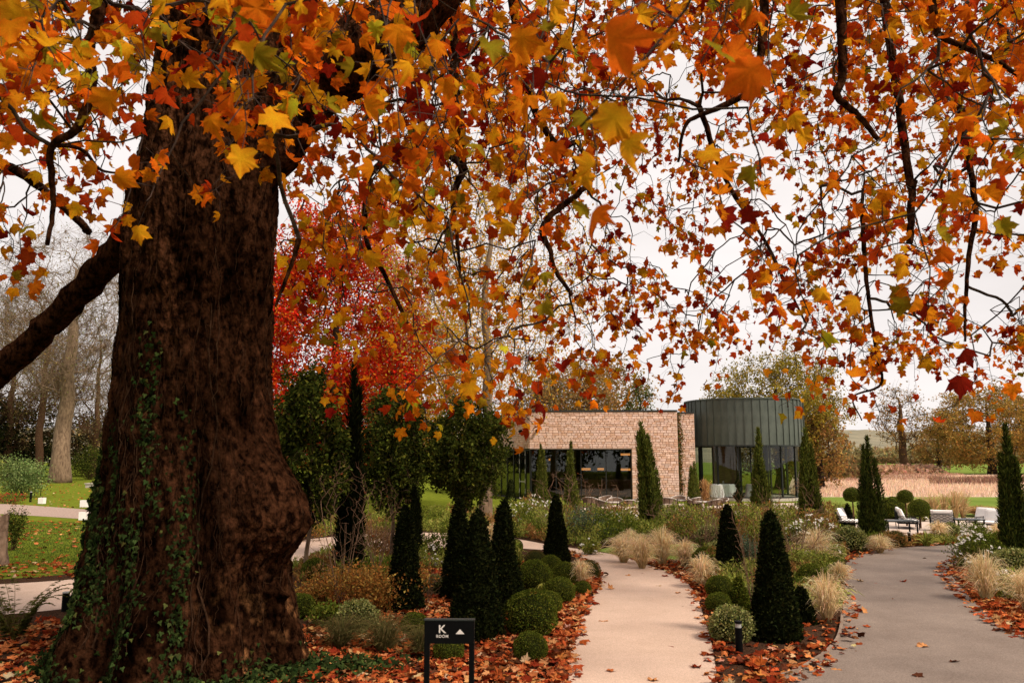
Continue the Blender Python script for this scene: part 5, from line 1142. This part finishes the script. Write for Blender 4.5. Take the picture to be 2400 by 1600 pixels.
def text_mesh(s, size, nm):
    c = bpy.data.curves.new(nm, 'FONT'); c.body = s; c.size = size; c.align_x = 'CENTER'; c.extrude = 0.0012; c.offset = size*0.008; c.space_character = 1.12
    o = bpy.data.objects.new(nm, c); col.objects.link(o); dg = bpy.context.evaluated_depsgraph_get()
    me = bpy.data.meshes.new_from_object(o.evaluated_get(dg)); bpy.data.objects.remove(o); bpy.data.curves.remove(c); me.materials.clear(); return me
def sign(px, w_, pyt, Y, label, text=True):
    p = P(px, pyt, Y); k = (Y/cT)/FPX*1.0; W = w_*(Y/FPX); H = p[2]; t_ = thing('direction_sign', label, 'sign', (p[0], Y, 0), -0.03 if text else 0.3)
    pw = W*0.105
    obj('panel', MB().box((-W/2, -0.02, H-W*0.47), (W/2, 0.02, H-0.012)), M['black'], t_)
    obj('top_cap', MB().box((-W/2-0.003, -0.024, H-0.0115), (W/2+0.003, 0.024, H)), M['coping'], t_)
    for s_ in (-1, 1): obj('leg', MB().box((s_*(W/2-pw/2)-pw/2, -0.019, 0), (s_*(W/2-pw/2)+pw/2, 0.019, H-W*0.471)), M['black'], t_)
    if text:
        def put(me, nm, x, z, bold=1.0):
            o = obj(nm, me, M['signwhite'], t_); o.rotation_euler = (math.pi/2, 0, 0); o.location = (x, -0.0225, z); o.scale = (bold, 1, 1)
        put(text_mesh('K', W*0.22, 'letter'), 'letter_k', -0.145*W, H-W*0.262, 1.1)
        me2 = text_mesh('ROOM', W*0.078, 'word'); put(me2, 'word_room', -0.14*W, H-W*0.352)
        a = 0.085*W; m = MB().add([(-a, -0.0225, -a*0.55), (a, -0.0225, -a*0.55), (0, -0.0225, a*0.55), (-a, -0.0201, -a*0.55), (a, -0.0201, -a*0.55), (0, -0.0201, a*0.55)], [(0, 1, 2), (0, 3, 4, 1), (1, 4, 5, 2), (2, 5, 3, 0)])
        o = obj('arrow', m, M['signwhite'], t_); o.location = (0.215*W, 0, H-W*0.235)
sign(1054, 112, 1449, 6.55, 'black two-legged sign with white K ROOM lettering and arrow')
sign(91, 14, 1125, G(91, 1161)[1], 'black two-legged sign seen edge-lit on the lawn by the laurel', False)
sign(47, 12, 1123, G(47, 1156)[1], 'black two-legged sign standing against the laurel hedge', False)

def lantern(px, pyb, pyt, label):
    g = G(px, pyb); h = hgt(px, pyb, pyt); w_ = h*0.46; t_ = thing('paper_lantern', label, 'lantern', (g[0], g[1], 0.006), rng.uniform(-0.2, 0.2))
    v = [(-w_, -w_*0.8, 0), (w_, -w_*0.8, 0), (w_, w_*0.8, 0), (-w_, w_*0.8, 0)] + [(x*w_*1.04, y*w_*0.82, h+rng.normal(0, 0.004)) for x, y in ((-1, -1), (1, -1), (1, 1), (-1, 1))]
    e = 0.94; v += [(x*w_*e, y*w_*0.75, h*0.99) for x, y in ((-1, -1), (1, -1), (1, 1), (-1, 1))] + [(x*w_*e, y*w_*0.75, 0.02) for x, y in ((-1, -1), (1, -1), (1, 1), (-1, 1))]
    F = [(0, 3, 2, 1)] + [(i, (i+1) % 4, 4+(i+1) % 4, 4+i) for i in range(4)] + [(4+i, 4+(i+1) % 4, 8+(i+1) % 4, 8+i) for i in range(4)] + [(8+i, 8+(i+1) % 4, 12+(i+1) % 4, 12+i) for i in range(4)] + [(12, 13, 14, 15)]
    obj('bag', MB().add(v, F), M['white'], t_); obj('candle', MB().tube([(0, 0, 0.021), (0, 0, 0.1)], [0.03, 0.03], 8), M['cloth'], t_)
lantern(98, 1180, 1166, 'white paper lantern near the black signs across the drive'); lantern(197, 1188, 1172, 'white paper lantern on the far drive edge by the ivy'); lantern(195, 1218, 1200, 'white paper lantern on the near drive edge by the ivy')

# old stump and stone slab
def stump():
    g = G(-26, 1325); t_ = thing('old_stump', 'weathered grey-brown tree stump standing in ivy by the path', 'stump', (g[0], g[1], 0)); k = 40; a = np.linspace(0, 6.283, k, endpoint=False)
    m = MB(); zs = np.linspace(-0.02, hgt(0, 1325, 1210), 14); V = []
    for j, z in enumerate(zs):
        r = 0.30*(1+0.35*math.exp(-z*5)) * (1 + 0.08*np.cos(7*a+0.4*z) + 0.04*np.cos(13*a) + 0.03*rng.normal(size=k)); V.append(np.stack([r*np.cos(a), r*np.sin(a), z + (0.08*np.cos(3*a) if j == 13 else 0*a)], 1))
    i = np.arange(13)[:, None]*k + np.arange(k)[None]; i2 = np.arange(13)[:, None]*k + (np.arange(k)[None]+1) % k
    m.add(np.concatenate(V), np.stack([i, i2, i2+k, i+k], -1).reshape(-1, 4)); m.f.append(np.array([[13*k+j for j in range(k)]]))
    obj('wood', m, M['stump'], t_)
stump()
g = G(221, 1142); k = mpp(221, 1142); t_ = thing('stone_slab', 'pale stone slab lying on the lawn beside the holly bush', 'stone', (g[0], g[1], 0))
obj('slab', MB().box((-0.62, -0.3, 0), (0.62, 0.3, 0.3)), M['slab'], t_); obj('slab_top', MB().box((-0.68, -0.36, 0.301), (0.68, 0.36, 0.38)), M['slab'], t_)

# timber edging along the driveway
e = DL[18:56]; m = MB()
d_ = nrm(np.gradient(e, axis=0)); sd_ = np.stack([-d_[:, 1], d_[:, 0], 0*d_[:, 0]], 1)
A, B = e - sd_*0.002, e + sd_*0.035
n = len(e); V = np.concatenate([A*[1, 1, 0]+[0, 0, 0.0], B*[1, 1, 0]+[0, 0, 0.0], B*[1, 1, 0]+[0, 0, 0.055], A*[1, 1, 0]+[0, 0, 0.055]]); j = np.arange(n-1)
m.add(V, np.concatenate([np.stack([p*n+j, p*n+j+1, q*n+j+1, q*n+j], 1) for p, q in ((0, 3), (3, 2), (2, 1))]))
tag(obj('edging_strip', m, M['edging']), 'low curved timber edging between mulch and driveway', 'edging')

# bistro furniture on the terrace
def make_chair():
    t_ = thing('bistro_chair', 'x', 'chair', (0, 0, 0)); an = np.linspace(-0.15, math.pi+0.15, 15)
    for sx in (-1, 1):
        for sy in (-1, 1): obj('leg', MB().tube([(sx*0.24, sy*0.22, 0), (sx*0.22, sy*0.2, 0.44)], [0.016, 0.016], 6), M['rattan'], t_)
    m = MB(); a = np.arange(20)*2*np.pi/20; m.tube([(0, 0, 0.42), (0, 0, 0.46)], [0.27, 0.27], 20); obj('seat', m, M['rattan'], t_)
    # wrapped back: curved panel from arm to arm
    m = MB(); V = []
    for z, r, lft in ((0.60, 0.285, 0.02), (0.68, 0.295, 0.05), (0.75, 0.31, 0.10)):
        for q in an: V.append((r*math.cos(q), r*math.sin(q), z + lft*max(0, math.sin(q))))
    k = len(an); F = [(j*k+i, j*k+i+1, (j+1)*k+i+1, (j+1)*k+i) for j in range(2) for i in range(k-1)]; V2 = [(x*0.94, y*0.94, z) for x, y, z in V]; nv = len(V)
    m.add(V+V2, F + [tuple(nv+q for q in f[::-1]) for f in F]); obj('backrest', m, M['rattan'], t_)
    obj('top_rail', MB().tube([(0.315*math.cos(q), 0.315*math.sin(q), 0.76+0.10*max(0, math.sin(q))) for q in an], 0.018, 6), M['tabletop'], t_)
    for q in an[::3]: obj('back_slat', MB().tube([(0.285*math.cos(q), 0.285*math.sin(q), 0.46), (0.32*math.cos(q), 0.32*math.sin(q), 0.755+0.1*max(0, math.sin(q)))], 0.010, 5), M['black'], t_)
    return t_
def dup(root, loc, rz, label, group=None):
    r = root.copy(); col.objects.link(r); r.location = loc; r.rotation_euler = (0, 0, rz); r['label'] = label
    if group: r['group'] = group
    for ch in list(root.children):
        c = ch.copy(); col.objects.link(c); c.parent = r
        for gch in ch.children:
            d2 = gch.copy(); col.objects.link(d2); d2.parent = c
    return r
ch0 = make_chair(); first = True
def bistro_table(px, pyb, label):
    g = G(px, pyb); t_ = thing('bistro_table', label, 'table', (g[0], g[1], 0.012))
    obj('table_top', MB().tube([(0, 0, 0.71), (0, 0, 0.735)], [0.4, 0.4], 28), M['tabletop'], t_); obj('pedestal', MB().tube([(0, 0, 0.02), (0, 0, 0.709)], [0.035, 0.03], 8), M['black'], t_)
    obj('foot', MB().tube([(0, 0, 0), (0, 0, 0.02)], [0.24, 0.22], 20), M['black'], t_); return g
sets = [(1385, 1212, 'round bistro table beside the bare shrub', [(-1.7, 1), (0.5, 1)]), (1448, 1222, 'round bistro table before the jamb of the wide opening', [(-2.6, 1), (-1.1, 1), (0.2, 1), (1.6, 1), (3.0, 0)]), (1588, 1214, 'round bistro table beside the leaning cypress', [(-2.2, 1), (-0.6, 1), (1.3, 1)]), (1655, 1220, 'round bistro table near the short pointed cypress', [(-1.3, 1), (0.3, 1), (1.9, 1)])]
for px, py, lb, cs in sets:
    g = bistro_table(px, py, lb)
    for a, on in cs:
        if not on: continue
        loc = (g[0]+0.68*math.cos(a), g[1]+0.68*math.sin(a), 0.012); rz = a - math.pi/2 + rng.normal(0, 0.2); lb2 = 'curved-back rattan chair at the ' + lb
        if first: ch0.location = loc; ch0.rotation_euler = (0, 0, rz); ch0['label'] = lb2; ch0['group'] = 'rattan chairs at bistro tables'; first = False
        else: dup(ch0, loc, rz, lb2, 'rattan chairs at bistro tables')

# white-cushioned metal seats by the lawn
def lattice(W, H, nx, nz, r=0.009):
    m = MB()
    for (x0, z0, x1, z1) in ((0, 0, W, 0), (0, H, W, H), (0, 0, 0, H), (W, 0, W, H)): m.tube([(x0, 0, z0), (x1, 0, z1)], r*1.5, 5)
    sx, sz = W/nx, H/nz
    for i in range(nx):
        for j in range(nz):
            m.tube([(i*sx, 0, j*sz), ((i+1)*sx, 0, (j+1)*sz)], r, 4); m.tube([((i+1)*sx, 0.002, j*sz), (i*sx, 0.002, (j+1)*sz)], r, 4)
    return m
def pillow(lo, hi, puff=0.04):
    lo, hi = np.array(lo, float), np.array(hi, float); m = MB(); n = 9; g = np.linspace(0, 1, n); gx, gy = np.meshgrid(g, g); e = (np.minimum(np.minimum(gx, 1-gx), np.minimum(gy, 1-gy))*5).clip(0, 1)**0.5
    for top in (0, 1):
        zz = (lo[2]+hi[2])/2 + (1 if top else -1)*((hi[2]-lo[2])/2)*(0.45+0.55*e); V = np.stack([lo[0]+gx*(hi[0]-lo[0]), lo[1]+gy*(hi[1]-lo[1]), zz], -1).reshape(-1, 3); ix = (np.arange(n-1)[:, None]*n+np.arange(n-1)[None]).ravel(); F = np.stack([ix, ix+1, ix+n+1, ix+n], 1); m.add(V, F if top else F[:, ::-1])
        if top == 0: rim = m.n
    b = [i for i in range(n)] + [i*n+n-1 for i in range(1, n)] + [n*n-1-i for i in range(1, n)] + [(n-1-i)*n for i in range(1, n-1)]
    F = [(b[i], b[(i+1) % len(b)], b[(i+1) % len(b)]+n*n, b[i]+n*n) for i in range(len(b))]; m.f.append(np.array(F)); return m
def seat(px, pyb, rz, label, W=0.85, name='garden_armchair', cat='armchair'):
    g = G(px, pyb); t_ = thing(name, label, cat, (g[0], g[1], 0.01), rz, None, (0.84, 0.84, 0.70)); D = 0.8
    for x in (0.02, W-0.02):
        for y in (0.02, D-0.02): obj('leg', MB().tube([(x-W/2, y, 0), (x-W/2, y, 0.30)], [0.016, 0.016], 6), M['black'], t_)
    for x in (0, W):
        o = obj('side_lattice', lattice(D, 0.34, 5, 3), M['black'], t_); o.rotation_euler = (0, 0, math.pi/2); o.location = (x-W/2, 0, 0.28)
    o = obj('back_lattice', lattice(W, 0.52, max(4, int(W/0.17)), 4), M['black'], t_); o.location = (-W/2, D, 0.28)
    obj('seat_frame', MB().box((-W/2, 0, 0.26), (W/2, D, 0.295)), M['black'], t_)
    obj('seat_cushion', pillow((-W/2+0.02, 0.0, 0.296), (W/2-0.02, D-0.12, 0.46)), M['cushion'], t_)
    nb = max(1, round(W/0.8))
    for j in range(nb):
        x0 = -W/2+0.03+j*(W-0.06)/nb; o = obj('back_cushion', pillow((x0, -0.28, -0.09), (x0+(W-0.06)/nb-0.01, 0.28, 0.09)), M['cushion'], t_); o.location = (0, D-0.16, 0.72); o.rotation_euler = (math.radians(72), 0, 0)
seat(2012, 1240, 0.9, 'small white-cushioned seat behind the lone dense cypress')
seat(2152, 1238, 1.2, 'long white-cushioned sofa with lattice metal frame', 1.5, 'garden_sofa', 'sofa'); seat(2212, 1242, 2.6, 'lattice armchair turned with its back to the drive beside the sofa')
seat(2285, 1238, -1.2, 'white armchair behind the low table by the lawn'); seat(2315, 1244, -1.0, 'white armchair with lattice side next to the low table'); seat(2372, 1258, -1.3, 'white sofa end nearest the dark cypress', 1.4, 'garden_sofa', 'sofa')
def low_table(px, pyb, W, label):
    g = G(px, pyb); t_ = thing('low_table', label, 'table', (g[0], g[1], 0.01)); obj('table_top', MB().box((-W/2, -0.3, 0.38), (W/2, 0.3, 0.42)), M['coping'], t_)
    for sx in (-1, 1):
        for sy in (-1, 1): obj('leg', MB().box((sx*(W/2-0.03)-0.02, sy*0.26-0.02, 0), (sx*(W/2-0.03)+0.02, sy*0.26+0.02, 0.379)), M['black'], t_)
low_table(2108, 1250, 1.0, 'dark metal bench table beside the lone cypress'); low_table(2268, 1246, 0.9, 'dark low table between the white armchairs')

# fern, ground ivy
g = G(30, 1512); t_ = thing('fern', 'olive fern with arching fronds at the foot of the great trunk', 'fern', (g[0], g[1], 0))
for k in range(24):
    a = rng.uniform(0, 6.28); L_ = rng.uniform(0.75, 1.15); s_ = np.linspace(0, 1, 12); c = np.stack([L_*0.75*s_**1.3*math.cos(a), L_*0.75*s_**1.3*math.sin(a), L_*(0.95*np.sin(s_*1.9)*0.75)], 1)
    m = MB().tube(c, np.linspace(0.004, 0.0015, 12), 4, (0.12, 0.10, 0.03)); ss = rng.uniform(0.1, 1, 60); p = np.stack([np.interp(ss, s_, c[:, q]) for q in range(3)], 1); sd2 = np.array([-math.sin(a), math.cos(a), 0])*np.where(rng.random(60) < .5, 1, -1)[:, None]
    v, f = diamonds(p, sd2 + np.array([math.cos(a), math.sin(a), 0.0])*0.5, np.array([0, 0, 1.0])+rng.normal(0, .2, (60, 3)), 0.16*(1.05-ss), 0.02); m.add(v, f, np.repeat(pick(np.array([(0.085,0.09,0.02,.6),(0.14,0.13,0.03,.4)]), 60), 4, 0)); obj('frond', m, M['green'], t_)
n = 2600; q = np.concatenate([np.stack([rng.normal(x, s1, 650), rng.normal(y, s2, 650)], 1) for x, y, s1, s2 in ((640, 1585, 60, 14), (800, 1570, 70, 10), (200, 1580, 70, 18), (440, 1620, 90, 10))]); q[:, 1] = np.maximum(q[:, 1], 1520)
p = gpts(q); p[:, 2] = rng.uniform(0.02, 0.13, len(p)); ci = pick(pi, len(p)); m = MB(); put_leaves(m, [ivy_leaf()], p, np.array([0, -0.4, -0.2])+rng.normal(0, 0.6, p.shape), np.array([0, -0.3, 1.0])+rng.normal(0, 0.4, p.shape), rng.uniform(0.05, 0.09, len(p)), ci, ci)
tag(obj('ground_ivy', m, M['ever']), kind='stuff')

# ------------------------------------------------------------------ fallen plane leaves
LPAL = np.array([(0.44,0.135,0.042,.27),(0.33,0.070,0.020,.27),(0.50,0.23,0.09,.15),(0.19,0.028,0.010,.21),(0.54,0.36,0.20,.05),(0.09,0.03,0.015,.08)])
path_poly = np.vstack([PL, PR[::-1]]); drive_poly = np.vstack([DL, DR[::-1]])
def scatter(poly_px, n, avoid=True):
    p = gpts(poly_px); lo, hi = p[:, :2].min(0), p[:, :2].max(0); q = rng.uniform(lo, hi, (n*4, 2)); ok = inside(p, q)
    if avoid: ok &= ~inside(path_poly, q) & ~inside(drive_poly, q)
    return q[ok][:n]
xy = [scatter([(640, 1640), (700, 1500), (760, 1420), (1000, 1330), (1300, 1320), (1420, 1345), (1360, 1480), (1345, 1640)], 9500), scatter([(-100, 1640), (0, 1480), (130, 1450), (220, 1500), (660, 1600), (660, 1640)], 900), scatter([(1600, 1345), (1660, 1360), (1790, 1480), (1960, 1440), (1960, 1500), (1780, 1560), (1690, 1560)], 190), scatter([(2236, 1330), (2330, 1330), (2420, 1380), (2800, 1480), (2700, 1600), (2480, 1510), (2300, 1440)], 3400),
      scatter([(1400, 1305), (1640, 1320), (1700, 1400), (1640, 1410)], 350), scatter([(1960, 1300), (2060, 1278), (2300, 1268), (2300, 1280), (2000, 1320)], 260), scatter([(1200, 1250), (1300, 1275), (1280, 1268), (1180, 1240)], 150), scatter([(1700, 1560), (1960, 1500), (1900, 1580), (1760, 1610)], 120)]
def drift(e, n, a, b, k0, k1):
    j = rng.uniform(k0, k1, n)*(len(e)-1); i = np.clip(j.astype(int), 0, len(e)-2); d = nrm(e[i+1]-e[i]); q = e[i]+(e[i+1]-e[i])*(j-i)[:, None]; o = rng.uniform(a, b, n)
    return np.stack([q[:, 0]-d[:, 1]*o, q[:, 1]+d[:, 0]*o], 1)
xy += [drift(PL, 260, -0.10, 0.25, 0.06, 0.45), drift(PR, 240, -0.25, 0.10, 0.06, 0.45), drift(DL, 170, -0.22, 0.12, 0.1, 0.7), drift(DR, 240, -0.10, 0.25, 0.15, 0.7)]
th = np.concatenate(xy); nb_ = len(th); lawn = np.concatenate([scatter([(-200, 1345), (-150, 1215), (280, 1225), (300, 1330)], 520, False), scatter([(-200, 1180), (-150, 1130), (300, 1130), (300, 1195)], 900, False), scatter([(-150, 1360), (-100, 1325), (260, 1310), (250, 1350)], 260, False)]); q = np.concatenate([th, lawn]); n = len(q)
p = np.concatenate([q, (0.018+rng.random((n, 1))**1.5*0.05)], 1); p[nb_:, 2] = 0.03; t = rng.normal(0, 1, (n, 3))*np.array([1, 1, 0.16]); nn = np.array([0, 0, 1.0])+rng.normal(0, 0.28, (n, 3)); sz = rng.uniform(0.06, 0.135, n); c1 = pick(LPAL, n); 
dist = np.linalg.norm(p[:, :2], axis=1); vis = (np.abs(p[:, 0]/p[:, 1]) < 0.64) & (p[:, 1] > 8.3)
# the ones that show largest, as leaves of their own
pick_ = np.argsort(np.where(vis & (np.arange(n) < nb_), dist, 1e9))[:200]; mk = np.zeros(n, bool); mk[pick_] = True
m = MB(); o_ = ~mk; put_leaves(m, FLAT, p[o_], t[o_], nn[o_], sz[o_], c1[o_], c1[o_]*0.75); tag(obj('leaf_litter', m, M['litter']), kind='stuff')
fl = []
for v, f, msk in FLAT:
    for c in LPAL[:, :3]: me = MB().add(v, f, c*(1-0.3*msk[:, None])).mesh('fallen_leaf'); me.materials.append(M['litter']); fl.append(me)
def lay_leaf(pos, tv, nv, s_, label, group):
    tv = nrm(tv); x = nrm(np.cross(tv, nv)); z = np.cross(x, tv); o = bpy.data.objects.new('fallen_leaf', fl[rng.integers(len(fl))]); col.objects.link(o)
    mt = Matrix(((x[0]*s_, tv[0]*s_, z[0]*s_, 0), (x[1]*s_, tv[1]*s_, z[1]*s_, 0), (x[2]*s_, tv[2]*s_, z[2]*s_, 0), (0, 0, 0, 1))); mt.translation = Vector(pos); o.matrix_basis = mt; tag(o, label, 'leaf', group)
for k in pick_:
    sp_ = CX + FPX*p[k, 0]/p[k, 1]; wh = ('under the ivy-clad flank of the great trunk' if sp_ < 640 else 'between the great trunk and the black sign' if sp_ < 1000 else 'around the black sign and low box balls' if sp_ < 1345 else 'on the mulch between footpath and driveway' if sp_ < 2000 else 'in the bed across the driveway')
    lay_leaf(p[k], t[k], nn[k], sz[k], 'dry orange plane leaf lying ' + wh, 'fallen leaves ' + wh)
onp = [(1530, 1590), (1580, 1515), (1500, 1400), (1380, 1480), (1458, 1425), (1412, 1455), (1582, 1388), (1540, 1372), (1495, 1343), (1478, 1348), (1600, 1420), (1625, 1480), (1440, 1380), (1350, 1550), (1560, 1350), (1300, 1284), (1640, 1560), (1420, 1570)]
ond = [(2140, 1580), (2225, 1548), (2175, 1513), (2008, 1524), (2105, 1360), (2120, 1362), (2100, 1402), (2050, 1365), (2040, 1468), (1998, 1418), (1990, 1402), (2000, 1386), (2020, 1430), (2030, 1435), (1990, 1470), (1985, 1480), (2218, 1357), (2240, 1420), (2260, 1420), (2300, 1448), (2165, 1307), (2170, 1320), (2002, 1320), (1992, 1340), (2006, 1360), (2210, 1300), (2330, 1475), (2370, 1490), (1990, 1500), (1960, 1565)]
for lst, lb, gr, z in ((onp, 'single dry leaf lying on the beige footpath', 'leaves on the footpath', 0.014), (ond, 'single dry leaf lying on the grey driveway', 'leaves on the driveway', 0.016)):
    for px, py in lst:
        lay_leaf(G(px + rng.normal(0, 4), py, z), rng.normal(0, 1, 3)*np.array([1, 1, 0.06]), np.array([0, 0, 1.0])+rng.normal(0, 0.12, 3), rng.uniform(0.09, 0.15), lb, gr)
# leaves caught on the lawn tufts and shrubs stay with the litter
